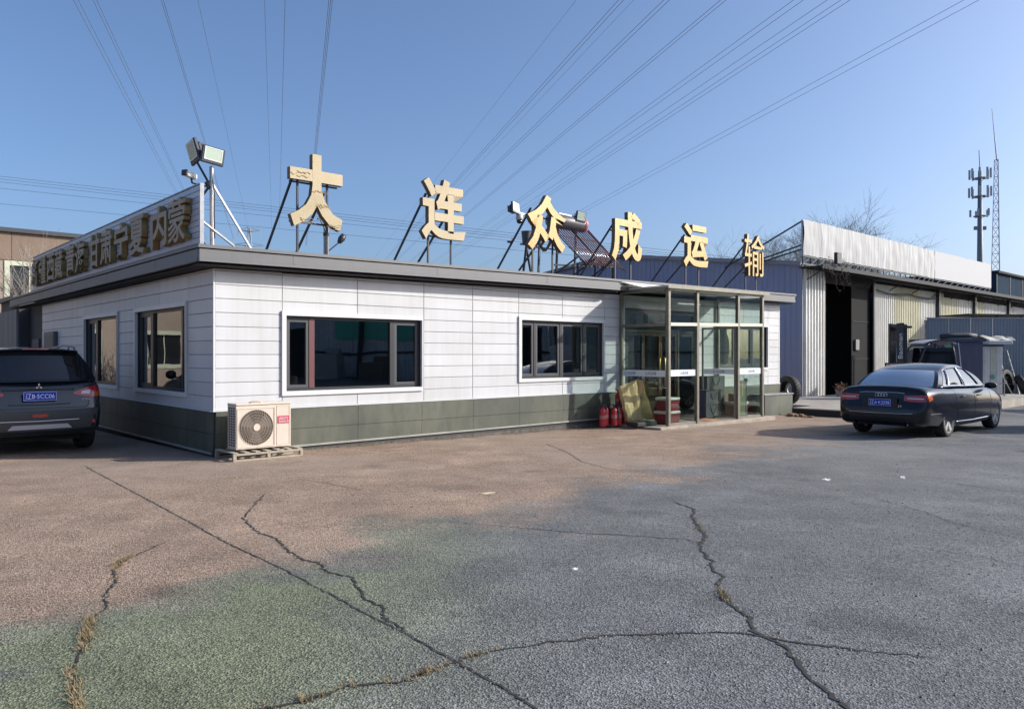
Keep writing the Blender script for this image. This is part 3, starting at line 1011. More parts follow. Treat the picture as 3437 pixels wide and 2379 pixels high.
# ------------------------------------------------------------------ things in and by the porch
RED = mat('fire_red', (0.42, 0.025, 0.03), 0.35, var=0.15, scale=6)
REDD = mat('dark_red_plastic', (0.20, 0.025, 0.035), 0.4)
LIDW = mat('cooler_lid', (0.62, 0.58, 0.52), 0.5)
def extinguisher(a, b, s, label, rz, z=SLAB):
    t = thing('fire_extinguisher', label, 'fire extinguisher', pl(a, b, z), rz, 'fire extinguishers by the porch')
    m = MB(); m.lathe([(.062, 0), (.075, .012), (.075, .33), (.068, .37), (.045, .405), (.024, .42), (.024, .44)], 16)
    m.v = [(x * s, y * s, z_ * s) for x, y, z_ in m.v]
    body = m.build('cylinder', RED, t, smooth=True, angle=40)
    m = MB(); m.lathe([(.0765 * s, .17 * s), (.0765 * s, .25 * s)], 16, cap=False); m.build('paper_label', mat('label_paper', (0.45, 0.16, 0.13), 0.6), body, smooth=True)
    m = MB(); m.lathe([(.026 * s, .438 * s), (.026 * s, .47 * s), (.012 * s, .49 * s)], 10)
    m.bar((0, 0, .475 * s), (.12 * s, 0, .50 * s), .025 * s, .012 * s); m.bar((0, 0, .46 * s), (.11 * s, 0, .452 * s), .022 * s, .01 * s)
    m.build('valve', BLACKM, t)
    m = MB(); m.path([(-.02 * s, 0, .46 * s), (-.1 * s, 0, .44 * s), (-.105 * s, .02 * s, .3 * s), (-.09 * s, .03 * s, .12 * s)], .013 * s, 6)
    m.build('hose', BLACKM, t, smooth=True)
order = ['leftmost', 'second', 'third', 'fourth', 'fifth', 'sixth']
for i, (a, b) in enumerate(((8.62, -.45), (8.82, -.36), (8.98, -.48), (9.17, -.46), (9.29, -.36), (9.43, -.42))):
    extinguisher(a, b, 1.0 if i != 1 else 1.04, 'red fire extinguisher, %s in the row on the ground left of the porch' % order[i], 0.4 + i * 1.3)
m = MB(); m.cbox(-.2, .2, -.13, .13, 0, .36, .01)
bx = m.build('wooden_crate', mat('dark_crate', (0.07, 0.05, 0.035), 0.8, var=0.3), loc=pl(9.44, -.2), rotz=TH)
tag(bx, 'dark wooden crate behind the row of fire extinguishers', 'crate')
extinguisher(9.46, -.2, .9, 'red fire extinguisher raised on a crate behind the ground row', 2.2, SLAB + .36)

# crushed carton leaning against the porch
CARD = mat('golden_cardboard', (0.56, 0.42, 0.20), 0.75, var=0.18, scale=4, bump=0.15)
m = MB()
rr = random.Random(8)
rows = []
for j in range(7):
    t = j / 6
    rows.append([(-.16 - .30 * t + .62 * i / 6 + rr.gauss(0, .012), rr.gauss(0, .012) - .02 * math.sin(i * 1.7), .05 + .80 * t + .14 * (i / 6) * t) for i in range(7)])
m.grid(rows)
rows2 = [[(x + .10 - .05 * j / 6, y - .20 + .10 * j / 6 + rr.gauss(0, .012), z - .02) for x, y, z in r[5:]] for j, r in enumerate(rows)]
m.grid([[r[-1], (r2[1][0] + .02, r2[1][1], r2[1][2])] for r, r2 in zip(rows, rows2)])
m.grid([[(x + .02, y + .10, z - .03) for x, y, z in r] for r in rows])
m.grid([[r[0], (r[0][0] + .02, r[0][1] + .10, r[0][2] - .03)] for r in rows])
m.grid([rows[-1], [(x + .02, y + .10, z - .03) for x, y, z in rows[-1]]])
cart = m.build('cardboard_carton', CARD, loc=pl(9.45, -.66, SLAB + .06), rotz=TH)
tag(cart, 'crushed golden cardboard carton leaning against the porch corner', 'carton')
m = MB(); m.cbox(-.36, .36, -.17, .17, 0, .1, .02)
tr = m.build('black_tray', mat('black_plastic', (0.02, 0.02, 0.022), 0.5), loc=pl(9.4, -.95, SLAB), rotz=TH)
tag(tr, 'low black tray on the ground under the cardboard carton', 'tray')

def cooler(a, b, z, w, d, h, label, rz=0.0, s=None):
    t = thing('cooler_box', label, 'cooler box', pl(a, b, z), TH + rz, 'red cooler boxes at the porch')
    m = MB()
    for i, (k, zz) in enumerate(((.86, 0), (.92, .1 * h), (1, .8 * h))):
        pass
    vs = []
    for k, zz in ((.86, 0), (1.0, .78 * h)):
        for sx, sy in ((-1, -1), (1, -1), (1, 1), (-1, 1)):
            vs.append((sx * w / 2 * k, sy * d / 2 * k, zz))
    m.add(vs, [(0, 3, 2, 1), (4, 5, 6, 7), (0, 1, 5, 4), (1, 2, 6, 5), (2, 3, 7, 6), (3, 0, 4, 7)])
    body = m.build('tub', REDD, t)
    m = MB(); m.cbox(-w / 2 * 1.04, w / 2 * 1.04, -d / 2 * 1.04, d / 2 * 1.04, .79 * h, h, .02); lid = m.build('lid', LIDW, t)
    m = MB(); m.cbox(-w * .2, w * .2, -d / 2 * 1.06, -d / 2 * 1.041, .84 * h, .93 * h, .003); m.build('clip', PLABEL, lid)
    m = MB(); m.path([(w / 2 * .95, -d * .25, .66 * h), (w / 2 * 1.16, -d * .25, .5 * h), (w / 2 * 1.16, d * .25, .5 * h), (w / 2 * .95, d * .25, .66 * h)], .012, 6); m.build('handle', LIDW, t, smooth=True)
cooler(10.22, -1.05, SLAB, .50, .40, .31, 'dark red cooler box, lower of the two stacked inside the porch corner')
cooler(10.24, -1.05, SLAB + .315, .46, .38, .31, 'dark red cooler box with cream lid, upper of the two stacked', .05)
cooler(13.62, -.75, SLAB, .60, .42, .38, 'red cooler box with cream lid among the boxes at the right of the porch', -.1)

BAG = mat('dark_grey_bag_board', (0.075, 0.078, 0.085), 0.5, var=0.1, scale=3)
BAGN = mat('navy_bag_side', (0.045, 0.048, 0.10), 0.5)
def gift_bag(a, b, z, w, d, h, label):
    t = thing('gift_bag', label, 'gift bag', pl(a, b, z), TH, 'grey gift bags in the porch')
    m = MB(); m.box(-w / 2, w / 2, -d / 2, d / 2, 0, h, 0)
    m.m[3] = 1; m.m[5] = 1
    m.add([(-w / 2, -d / 2 - .001, h - .03), (w / 2, -d / 2 - .001, h - .03), (w / 2, -d / 2 - .006, h), (-w / 2, -d / 2 - .006, h)], [(0, 1, 2, 3)], 0)
    m.build('bag_body', [BAG, BAGN], t)
    for sy in (-1, 1):
        y = sy * (d / 2 + .006)
        m = MB(); m.path([(-w * .2, y, h - .05), (-w * .15, y, h - .16), (-w * .05, y, h - .24), (w * .05, y, h - .24), (w * .15, y, h - .16), (w * .2, y, h - .05)], .007, 5)
        m.build('handle', BLACKM, t)
gift_bag(12.42, -.72, SLAB, .66, .3, .36, 'dark grey gift bag, bottom one of the left stack in the porch')
gift_bag(12.42, -.72, SLAB + .362, .66, .3, .36, 'dark grey gift bag, top one of the left stack in the porch')
gift_bag(12.98, -.42, SLAB, .82, .3, .70, 'tall dark grey gift bag behind the left stack in the porch')
gift_bag(13.0, -.42, SLAB + .702, .82, .3, .36, 'dark grey gift bag on top of the tallest stack in the porch')
BROWN = mat('brown_carton', (0.17, 0.09, 0.045), 0.75, var=0.15, scale=4)
def carton(a, b, z, w, d, h, label, mm=BROWN, rz=0.0):
    t = thing('cardboard_box', label, 'cardboard box', pl(a, b, z), TH + rz, 'brown boxes in the porch')
    m = MB(); m.cbox(-w / 2, w / 2, -d / 2, d / 2, 0, h, .006); m.build('box_body', mm, t)
    m = MB(); m.box(-w / 2 + .002, w / 2 - .002, -.03, .03, h + .0005, h + .002); m.box(-.03, .03, -d / 2 - .002, -d / 2 - .0005, h * .6, h); m.build('packing_tape', mat('packing_tape', (0.42, 0.33, 0.2), 0.3), t)
carton(13.45, -.28, SLAB, .36, .34, .56, 'brown cardboard box, lower of the two stacked beside the grey bags')
carton(13.46, -.28, SLAB + .562, .34, .32, .48, 'brown cardboard box, upper of the two stacked beside the grey bags', BROWN, .08)
carton(13.62, -.75, SLAB + .382, .30, .26, .20, 'small brown box standing on the red cooler in the porch', BROWN, .2)
PANELG = mat('green_tinted_panel', (0.16, 0.17, 0.10), 0.5, var=0.2)
carton(13.28, -1.12, SLAB, .48, .12, .95, 'olive brown flat box standing upright behind the right glass pane', PANELG, .1)
m = MB(); m.lathe([(.0, 0), (.15, 0), (.16, .02), (.03, .05), (.02, .6), (.02, .9), (.05, .92), (.05, 1.0), (0, 1.0)], 12)
st = m.build('stanchion', mat('white_plastic', (0.62, 0.62, 0.6), 0.5), loc=pl(13.55, -1.12), smooth=True)
tag(st, 'thin white stanchion standing behind the right porch glass', 'stanchion')
m = MB(); m.grid([[(-.4 + .2 * i, -.25 + .16 * j, .004 + .02 * (1 + math.sin(i * 2.3 + j * 1.9)) * (0.2 + (i == 2))) for i in range(5)] for j in range(4)])
mt = m.build('door_mat', mat('orange_brown_mat', (0.42, 0.20, 0.09), 0.9, var=0.3), loc=pl(11.85, -1.05, SLAB), rotz=TH + .1)
tag(mt, 'rumpled orange brown mat on the porch floor', 'mat')
m = MB(); m.add([(-.2, -.15, .002), (.22, -.12, .002), (.18, .16, .002), (-.16, .12, .002), (0, 0, .05)], [(0, 1, 4), (1, 2, 4), (2, 3, 4), (3, 0, 4), (3, 2, 1, 0)])
rg = m.build('packing_paper', mat('cream_paper', (0.6, 0.53, 0.4), 0.8), loc=pl(10.62, -1.05, SLAB), rotz=TH)
tag(rg, 'crumpled cream packing paper right of the stacked cooler boxes', 'paper')

# concrete planter block at the right end of the wall
pt = thing('concrete_planter', 'low grey green concrete planter against the right end of the wall', 'planter', L(15.5, -.55, -.15), TH)
m = MB(); m.cbox(0, 1.62, 0, .45, -.1, .56, .02)
m.build('block', PLINTH, pt)
m = MB(); m.cbox(-.02, 1.64, -.02, .47, .562, .60, .01); m.build('coping', CONC, pt)
m = MB()
rr = random.Random(3)
for k in range(60):
    x, y = rr.uniform(1.2, 1.55), rr.uniform(.08, .38); a = rr.random() * 6.28; r = .07; h = rr.uniform(.02, .13)
    m.add([(x, y, .60), (x + .02, y + .01, .60), (x + math.cos(a) * r, y + math.sin(a) * r, .60 + h)], [(0, 1, 2)])
m.build('weeds', mat('dull_weeds', (0.08, 0.09, 0.04), 0.9), pt)

# ------------------------------------------------------------------ air conditioner on its pallet
CREAM = mat('cream_ac_paint', (0.60, 0.51, 0.42), 0.45, var=0.05, scale=4)
CREAMD = mat('cream_ac_grille', (0.42, 0.34, 0.27), 0.5)
ACB = mat('ac_inside', (0.055, 0.042, 0.032), 0.8)
pal = thing('wooden_pallet', 'weathered pallet of pale boards under the air conditioner', 'pallet', L(-.03, -.80, 0.0), TH)
PALW = mat('weathered_pallet_wood', (0.36, 0.31, 0.24), 0.85, var=0.25, scale=9, stretch=(1, 6, 6), bump=0.2)
for y in (.0, .34, .66):
    m = MB(); m.cbox(.0, 1.12, y, y + .045, .001, .03, .003); m.build('bottom_board', PALW, pal)
for x in (.0, .53, 1.07):
    for y in (0, .66):
        m = MB(); m.cbox(x, x + .05, y - .004, y + .05, .031, .089, .003); m.build('block', PALW, pal)
for y in (.0, .64):
    m = MB(); m.cbox(.0, 1.12, y, y + .06, .09, .118, .003); m.build('stringer', PALW, pal)
for i in range(7):
    m = MB(); m.cbox(.005 + i * .17, .085 + i * .17, .0, .72, .119, .137, .003); m.build('deck_board', PALW, pal)

ac = thing('air_conditioner', 'cream outdoor air conditioner unit with round fan grille on a pallet', 'air conditioner', L(.08, -.64, .14), TH)
W_, D_, H_ = .88, .32, .715
m = MB()
m.box(0, W_, .012, D_, .025, H_ - .02)
m.build('casing', CREAM, ac)
m = MB(); m.cbox(-.008, W_ + .008, -.006, D_ + .006, H_ - .035, H_, .012); m.build('top_cover', CREAM, ac)
m = MB(); m.path([(.24, .1, H_), (.30, .1, H_ + .022), (.40, .1, H_ + .022), (.46, .1, H_)], .012, 6); m.build('cable', CREAMD, ac, smooth=True)
fx, fz, fr = .315, .345, .27
# front sheet with a round opening
m = MB()
N = 48
outer = []
for i in range(N):
    t = 2 * math.pi * i / N + math.pi / 4
    c, s_ = math.cos(t), math.sin(t)
    k = .305 / max(abs(c), abs(s_))
    outer.append((fx + c * k, fz + s_ * k))
ring = [(fx + math.cos(2 * math.pi * i / N + math.pi / 4) * fr, fz + math.sin(2 * math.pi * i / N + math.pi / 4) * fr) for i in range(N)]
vs = [(x, 0.0, z) for x, z in outer] + [(x, 0.0, z) for x, z in ring] + [(x, 0.010, z) for x, z in ring]
m.add(vs, [(i, (i + 1) % N, N + (i + 1) % N, N + i) for i in range(N)] + [(N + i, N + (i + 1) % N, 2 * N + (i + 1) % N, 2 * N + i) for i in range(N)])
for r in ((0, fx - .305, .025, H_ - .036), (fx + .305, W_, .025, H_ - .036), (fx - .305, fx + .305, .025, fz - .305), (fx - .305, fx + .305, fz + .305, H_ - .036)):
    if r[1] - r[0] > .001 and r[3] - r[2] > .001:
        m.add([(r[0], 0, r[2]), (r[1], 0, r[2]), (r[1], 0, r[3]), (r[0], 0, r[3])], [(0, 1, 2, 3)])
m.add([(0, 0, .025), (W_, 0, .025), (W_, .012, .025), (0, .012, .025)], [(0, 1, 2, 3)])
m.add([(0, 0, .025), (0, .012, .025), (0, .012, H_ - .036), (0, 0, H_ - .036)], [(0, 1, 2, 3)])
m.add([(W_, 0, .025), (W_, .012, .025), (W_, .012, H_ - .036), (W_, 0, H_ - .036)], [(0, 1, 2, 3)])
fp = m.build('front_panel', CREAM, ac)
m = MB(); m.frame(fx - .30, fx + .30, fz - .30, fz + .30, .012, -.008, -.001); m.build('grille_surround', CREAM, fp)
m = MB(); m.frame(.645, W_ - .02, .05, H_ - .05, .006, -.005, -.001); m.build('service_panel_edge', CREAM, fp)
m = MB(); m.lathe([(0, .0108), (fr - .002, .0108)], 32, (fx, 0, fz), 'y', cap=False); m.build('fan_cavity', ACB, ac)
m = MB()
for k in range(3):
    for q in range(6):
        t0 = 2 * math.pi * k / 3 + q * .16; t1 = t0 + .16
        m.add([(fx + math.cos(t0) * .06, .0095 - q * .001, fz + math.sin(t0) * .06), (fx + math.cos(t0) * .24, .0095 - q * .001, fz + math.sin(t0) * .24),
               (fx + math.cos(t1) * .24, .0085 - q * .001, fz + math.sin(t1) * .24), (fx + math.cos(t1) * .06, .0085 - q * .001, fz + math.sin(t1) * .06)], [(0, 1, 2, 3)])
m.build('fan_blades', mat('fan_blade_plastic', (0.15, 0.12, 0.095), 0.5), ac)
gr = MB(); gr.lathe([(.0, -.022), (.052, -.022), (.056, -.014), (.056, -.008), (0, -.008)], 24, (fx, 0, fz), 'y')
grille = gr.build('grille_hub', CREAM, ac, smooth=True, angle=40)
m = MB()
for k in range(40):
    t0 = 2 * math.pi * k / 40
    m.path([(fx + math.cos(t0 + .62 * q) * (.052 + .215 * q), -.010 - .006 * math.sin(q * 3.14), fz + math.sin(t0 + .62 * q) * (.052 + .215 * q)) for q in (0, .25, .5, .75, 1.0)], .0026, 4)
for r_ in (.10, .145, .19, .235, .268):
    m.path([(fx + math.cos(2 * math.pi * k / 40) * r_, -.010, fz + math.sin(2 * math.pi * k / 40) * r_) for k in range(41)], .0022, 4)
m.build('wire_grille', CREAMD, grille)
m = MB(); m.box(.66, .855, -.0075, -.006, .385, .50)
lb = m.build('brand_sticker', mat('red_sticker', (0.45, 0.03, 0.07), 0.5), fp)
SW = mat('sticker_white', (0.75, 0.72, 0.7), 0.5)
lettering('print', 'LOCCTY', SW, lb, (.757, -.009, .462), w=.16, h=.04, depth=.001, offset=.01)
lettering('print', '变频空调', SW, lb, (.757, -.009, .412), w=.16, h=.036, depth=.001)
m = MB()
for j in range(15):
    for i in range(3):
        m.box(-.004, -.0005, .05 + i * .085, .05 + i * .085 + .055, .07 + j * .04, .07 + j * .04 + .022)
tag(m.build('side_vents', mat('ac_vent_black', (0.012, 0.012, 0.013), 0.7), ac), kind='stuff')
m = MB()
for y in (.05, .25):
    m.box(.1, .18, y, y + .03, 0, .025); m.box(.7, .78, y, y + .03, 0, .025)
m.build('feet', CREAMD, ac)

# ------------------------------------------------------------------ letters on the roof
def roof_z(a):
    return 3.252 + RISE * a
LET = [('大', 1.193, 2.26, 3.75, 5.02), ('连', 3.904, 4.969, 3.80, 4.99), ('众', 6.662, 7.841, 3.85, 5.08),
       ('成', 9.41, 10.548, 3.845, 5.06), ('运', 12.294, 13.429, 3.91, 5.07), ('输', 15.263, 16.361, 3.89, 5.10)]
# strokes (x,z polylines in a unit box, width) for the boxy signboard hand
STROKES = {
    '大': [([(.0, .70), (1.0, .70)], .16), ([(.5, 1.0), (.5, .52)], .17), ([(.5, .56), (.47, .40), (.36, .24), (.20, .13), (.04, .06)], .17), ([(.5, .50), (.56, .36), (.66, .22), (.78, .12), (.97, .06)], .17)],
}
LTXT = {'大': 'gold roof sign character 大, largest and leftmost on the office roof', '连': 'gold roof sign character 连, second from the left with peeling skin',
        '众': 'gold roof sign character 众 in front of the solar water heater', '成': 'gold roof sign character 成 above the left edge of the porch',
        '运': 'gold roof sign character 运, second from the right on the roof', '输': 'gold roof sign character 输, rightmost and smallest looking on the roof'}
def stroke_poly(pts, w):
    n = len(pts); lft = []; rgt = []
    for i, (x, z) in enumerate(pts):
        x0, z0 = pts[max(i - 1, 0)]; x1, z1 = pts[min(i + 1, n - 1)]
        d = math.hypot(x1 - x0, z1 - z0); nx, nz = -(z1 - z0) / d, (x1 - x0) / d
        lft.append((x + nx * w / 2, z + nz * w / 2)); rgt.append((x - nx * w / 2, z - nz * w / 2))
    return lft + rgt[::-1]
PEEL = mat('peeled_letter_skin', (0.33, 0.24, 0.12), 0.7, var=0.4, scale=18)
for ch, a0, a1, z0, z1 in LET:
    rz_ = roof_z((a0 + a1) / 2)
    t = thing('roof_letter', LTXT[ch], 'sign letter', L((a0 + a1) / 2, 0.0, rz_), TH, 'gold characters along the office roof')
    w, h = a1 - a0, z1 - z0
    zc = (z0 + z1) / 2 - rz_
    if ch in STROKES:
        m = MB()
        for k, (pts, sw) in enumerate(STROKES[ch]):
            poly = [((x - .5) * w * .92, zc + (z - .5) * h * .97) for x, z in stroke_poly(pts, sw)]
            m.prism(poly, -.055 - .0012 * k, .055 + .0012 * k, 0, 1)
        cobj = m.build('character', [GOLDP, GOLDS], t)
    else:
        cobj = lettering('character', ch, GOLDP if ch == '连' else GOLD, t, (0, 0, zc), w=w, h=h, depth=.11, offset=.03 if ch != '输' else .0, mside=GOLDS)
    # peeling film on the face of the first two
    if ch == '大':
        rr = random.Random(ord(ch))
        m = MB()
        spots = [(-.30, .20), (.05, -.02), (.12, -.2), (-.2, -.42), (.3, -.45)] if ch == '大' else [(.25, -.12), (-.12, -.2), (.2, -.47), (-.4, -.45)]
        for sx, sz in spots:
            for q in range(3):
                x, z = sx * w + rr.gauss(0, .04), zc + sz * h + rr.gauss(0, .03)
                m.path([(x + i * .04 + rr.gauss(0, .012), -.062, z + rr.gauss(0, .018)) for i in range(-3, 4)], .004, 4)
        tag(m.build('peeling_film', PEEL, cobj), kind='stuff')
    for px in (-.28 * w, .24 * w):
        m = MB(); m.box(px - .016, px + .016, .056, .088, 0, zc + h * .2); m.build('support_post', BLACKM, t)
        m = MB(); m.bar((px - .05, .07, zc + h * (.25 if px < 0 else .02)), (px - .05, 1.35, .0), .034, .034); m.build('brace', BLACKM, t)
    for zz in (zc - h * .43, zc + h * .1):
        m = MB(); m.box(-.42 * w, .42 * w, .06, .085, zz - .014, zz + .014); m.build('cross_bar', BLACKM, t)

# ------------------------------------------------------------------ side sign board on the left eave
board = thing('roof_sign_board', 'slatted grey sign board with bronze place names along the left roof edge', 'sign board', L(-.30, -.24, 3.255), TH - R(90))
SLAT = streak_paint('grey_sign_slat', (0.42, 0.45, 0.50), (0.28, 0.29, 0.31), 0.35, 0.35)
BL = 12.0
for i in range(10):
    z = .03 + i * .0885
    m = MB()
    m.add([(-BL, 0, z), (0, 0, z), (0, -.012, z + .004), (-BL, -.012, z + .004), (-BL, -.012, z + .078), (0, -.012, z + .078), (0, 0, z + .0865), (-BL, 0, z + .0865)],
          [(0, 1, 2, 3), (3, 2, 5, 4), (4, 5, 6, 7)])
    m.build('slat', SLAT, board)
m = MB(); m.box(-BL, 0, .001, .035, .02, .915); m.build('backing', STEEL, board)
m = MB(); m.box(.001, .03, -.02, .04, .0, .93); m.build('end_trim', STEEL, board)
m = MB(); m.box(-BL - .02, .0, -.02, .04, .917, .935); m.build('top_trim', STEEL, board)
m = MB(); m.box(-BL - .02, .03, -.03, .03, -.003, .018); m.build('bottom_trim', FASC, board)
BRZ = mat('bronze_letter_face', (0.31, 0.25, 0.17), 0.55, 0.0, var=0.15, scale=4)
BRS = mat('bronze_letter_return', (0.26, 0.19, 0.08), 0.5, 0.0)
pairs = [('内蒙', .03, 1.73), ('宁夏', 2.01, 3.88), ('甘肃', 3.98, 5.70), ('青海', 6.0, 7.69), ('西藏', 7.95, 9.59), ('新疆', 9.67, 11.38)]
for pr, b0, b1 in pairs:
    wc = (b1 - b0) / 2
    for k, ch in enumerate(pr):
        bc = b1 - wc * (k + .5)
        lettering('character', ch, BRZ, board, (-(bc + .24), -.075, .445), w=wc * .92, h=.68, depth=.10, offset=.022 if ch not in '疆藏蒙' else .012, mside=BRS)
for b in (1.5, 4.5, 7.5, 10.5):
    m = MB(); m.bar((-b, .04, .8), (-b, .85, .0), .03, .03); m.build('brace', BLACKM, board)

# ------------------------------------------------------------------ floodlight mast at the corner
LAMPG = mat('lamp_glass', (0.42, 0.50, 0.40), 0.12, spec=0.6)
LAMPB = mat('lamp_housing', (0.03, 0.034, 0.045), 0.45)
REFL = mat('lamp_reflector', (0.7, 0.7, 0.66), 0.25, 0.7)
def floodlight(parent, loc, rot, w=.36, h=.27):
    m = MB(); m.cbox(-w / 2, w / 2, -.05, .0, -h / 2, h / 2, .01); m.cbox(-w * .38, w * .38, .001, .09, -h * .36, h * .36, .03)
    for i in range(6):
        m.box(-w * .34 + i * w * .13, -w * .33 + i * w * .13, .09, .115, -h * .3, h * .3)
    f = m.build('floodlight', LAMPB, parent, loc=loc, rot=rot)
    m = MB(); m.box(-w * .36, w * .36, -.0535, -.0505, -h * .28, h * .40); m.build('lamp_glass', LAMPG, f)
    m = MB(); m.frame(-w * .40, w * .40, -h * .32, h * .44, .014, -.057, -.0505); m.build('reflector_rim', REFL, f)
    return f
ma = thing('floodlight_mast', 'steel mast with two floodlights and a security camera on the roof corner', 'light mast', L(.08, .3, 3.25), TH)
m = MB(); m.tube((0, 0, -.02), (-.01, 0, 1.34), .034, 12); m.build('mast', STEEL, ma, smooth=True, angle=40)
m = MB(); m.lathe([(.037, .90), (.037, .915)], 12); m.lathe([(.037, .94), (.037, .955)], 12); m.build('clamp', STEEL, ma)
m = MB(); m.path([(.03, -.03, .2), (.02, -.036, .6), (.025, -.034, .9), (.0, -.036, 1.1), (.0, -.02, 1.3)], .008, 5); m.build('cable', BLACKM, ma)
m = MB(); m.bar((.02, .02, 1.06), (.75, .1, .0), .03, .03); m.build('brace', STEEL, ma)
m = MB(); m.bar((-.3, -.2, .47), (.75, .35, -.01), .03, .03); m.build('brace', STEEL, ma)
m = MB(); m.bar((-.03, .03, 1.06), (-.19, .17, 1.44), .03, .03); m.tube((-.02, .02, 1.0), (-.05, .05, 1.1), .055, 10); m.bar((-.04, .04, 1.02), (-.14, .10, .84), .03, .03); m.build('arm', BLACKM, ma)
floodlight(ma, (-.02, -.05, 1.50), (R(4), R(6), R(2)))
floodlight(ma, (-.20, .18, 1.58), (R(12), R(-10), R(-88)), .34, .36)
cm = MB(); cm.cbox(-.05, .05, -.13, .09, -.042, .042, .012)
camo = cm.build('security_camera', mat('camera_white', (0.66, 0.66, 0.62), 0.4), ma, loc=(-.25, .22, 1.20), rot=(R(-6), 0, R(-60)))
m = MB(); m.cbox(-.052, .052, -.17, -.131, -.046, .046, .01); m.build('lens_hood', LAMPB, camo)
m = MB(); m.bar((-.05, .04, 1.02), (-.24, .21, 1.08), .022, .022); m.bar((-.24, .21, 1.08), (-.25, .22, 1.16), .022, .022); m.build('camera_bracket', BLACKM, ma)

# post with a lamp behind the first character
lp = thing('roof_lamp_post', 'short grey post with a dark angled lamp behind the first roof character', 'lamp post', L(2.2, .5, roof_z(2.2) - .05), TH)
m = MB(); m.tube((0, 0, 0), (0, 0, .92), .048, 12); m.build('post', STEEL, lp, smooth=True, angle=40)
m = MB(); m.lathe([(.053, .50), (.053, .56)], 12); m.build('clamp', BLACKM, lp)
m = MB(); m.bar((0, -.04, .54), (-.16, -.06, .80), .02, .02); m.bar((-.20, -.06, .78), (.05, -.05, .86), .03, .03); m.build('bracket', BLACKM, lp)
m = MB(); m.tube((.05, 0, .24), (.26, -.02, .42), .012, 8); m.build('arm', BLACKM, lp)
m = MB(); m.lathe([(0, -.02), (.04, 0), (.065, .09), (.05, .17), (0, .19)], 12); m.build('lamp_head', LAMPB, lp, loc=(.25, -.02, .41), rot=(0, R(35), 0), smooth=True)

# floodlights and dome camera flanking the third character
f1 = thing('wall_floodlight', 'small square floodlight left of the third roof character', 'floodlight', L(6.40, .0, 4.62), TH, 'floodlights beside the third roof character')
floodlight(f1, (-.08, 0, .06), (R(-10), R(8), R(10)), .24, .24)
m = MB(); m.bar((.0, .02, .0), (.42, .07, -.02), .02, .03); m.build('arm', STEEL, f1)
dc = thing('dome_camera', 'grey security dome camera hanging left of the third roof character', 'security camera', L(6.47, .0, 4.5), TH)
m = MB(); m.lathe([(.03, .09), (.07, .06), (.08, -.02), (.066, -.05)], 14); m.build('housing', mat('camera_grey', (0.45, 0.45, 0.44), 0.4), dc, smooth=True)
m = MB(); m.lathe([(.064, -.048), (.06, -.09), (.035, -.12), (0, -.13)], 14); m.build('dome', mat('dome_black', (0.01, 0.015, 0.02), 0.1), dc, smooth=True)
m = MB(); m.bar((0, .02, .08), (.36, .07, .1), .03, .03); m.build('arm', STEEL, dc)
f2 = thing('wall_floodlight', 'small square floodlight right of the third roof character', 'floodlight', L(8.36, .0, 4.74), TH, 'floodlights beside the third roof character')
floodlight(f2, (0, 0, 0), (R(4), R(6), R(-14)), .26, .25)
m = MB(); m.bar((-.05, .06, .0), (-.62, .07, .02), .02, .03); m.build('arm', STEEL, f2)
pc = thing('bullet_camera', 'tiny dark camera on a roof brace left of the third character', 'security camera', L(6.87, .72, 4.10), TH)
m = MB(); m.cbox(-.09, .05, -.025, .025, -.02, .02, .005); m.build('housing', LAMPB, pc)
m = MB(); m.bar((0, 0, -.015), (.0, .0, -.06), .02, .02); m.bar((.02, 0, .02), (.05, 0, .09), .012, .012); m.build('stalk', LAMPB, pc)

# ------------------------------------------------------------------ solar water heater on the roof
sw = thing('solar_water_heater', 'solar water heater with red capped tank and slanted tube rack on the roof', 'water heater', L(11.2, 3.2, 3.35), TH)
TUBE = mat('vacuum_tube_glass', (0.14, 0.06, 0.07), 0.12, spec=0.8)
TANK = mat('grey_tank', (0.13, 0.12, 0.13), 0.35, 0.3)
PINK = mat('faded_red_cap', (0.50, 0.15, 0.16), 0.5)
RACK = mat('red_brown_rack', (0.20, 0.06, 0.05), 0.6)
tz, ty = 2.0, .0
m = MB(); m.lathe([(0, -.62), (.19, -.62), (.21, -.59), (.21, .62), (.19, .64)], 20, (0, ty, tz), 'x'); m.build('tank', TANK, sw, smooth=True, angle=40)
m = MB(); m.lathe([(.2, .641), (.215, .66), (.215, .74), (.15, .77), (0, .78)], 20, (0, ty, tz), 'x'); m.build('end_cap', PINK, sw, smooth=True, angle=50)
for i in range(15):
    x = -.62 + i * .108
    m = MB(); m.tube((x, ty - .05, tz - .12), (x + .55, ty - .9, .72), .017, 8); m.build('tube', TUBE, sw, smooth=True)
for t in (.25, .55, .85):
    m = MB(); x0_ = .55 * t; m.bar((-.66 + x0_, ty - .05 - .85 * t + .03, tz - .12 - 1.16 * t - .04), (.95 + x0_, ty - .05 - .85 * t + .03, tz - .12 - 1.16 * t - .04), .03, .03); m.build('rack_bar', RACK, sw)
for x in (-.66, .15, .93):
    m = MB(); m.bar((x, ty - .02, tz - .15), (x + .58, ty - .92, .66), .035, .03); m.build('rack_rail', RACK if x > .5 else BLACKM, sw)
for x in (-.9, -.2, .55):
    m = MB(); m.bar((x, ty + .1, tz - .1), (x - .1, ty + .1, -.1), .05, .05); m.build('leg', BLACKM, sw)
    m = MB(); m.bar((x + .45, ty - .9, .72), (x + .45, ty - .9, -.1), .05, .05); m.build('leg', BLACKM, sw)
    m = MB(); m.bar((x - .1, ty + .1, .1), (x + .45, ty - .9, .9), .04, .04); m.build('diagonal', BLACKM, sw)
for zz in (.35, .68):
    m = MB(); m.bar((-.95, ty - .5, zz), (1.1, ty - .9, zz + .05), .045, .045); m.build('rail', BLACKM, sw)
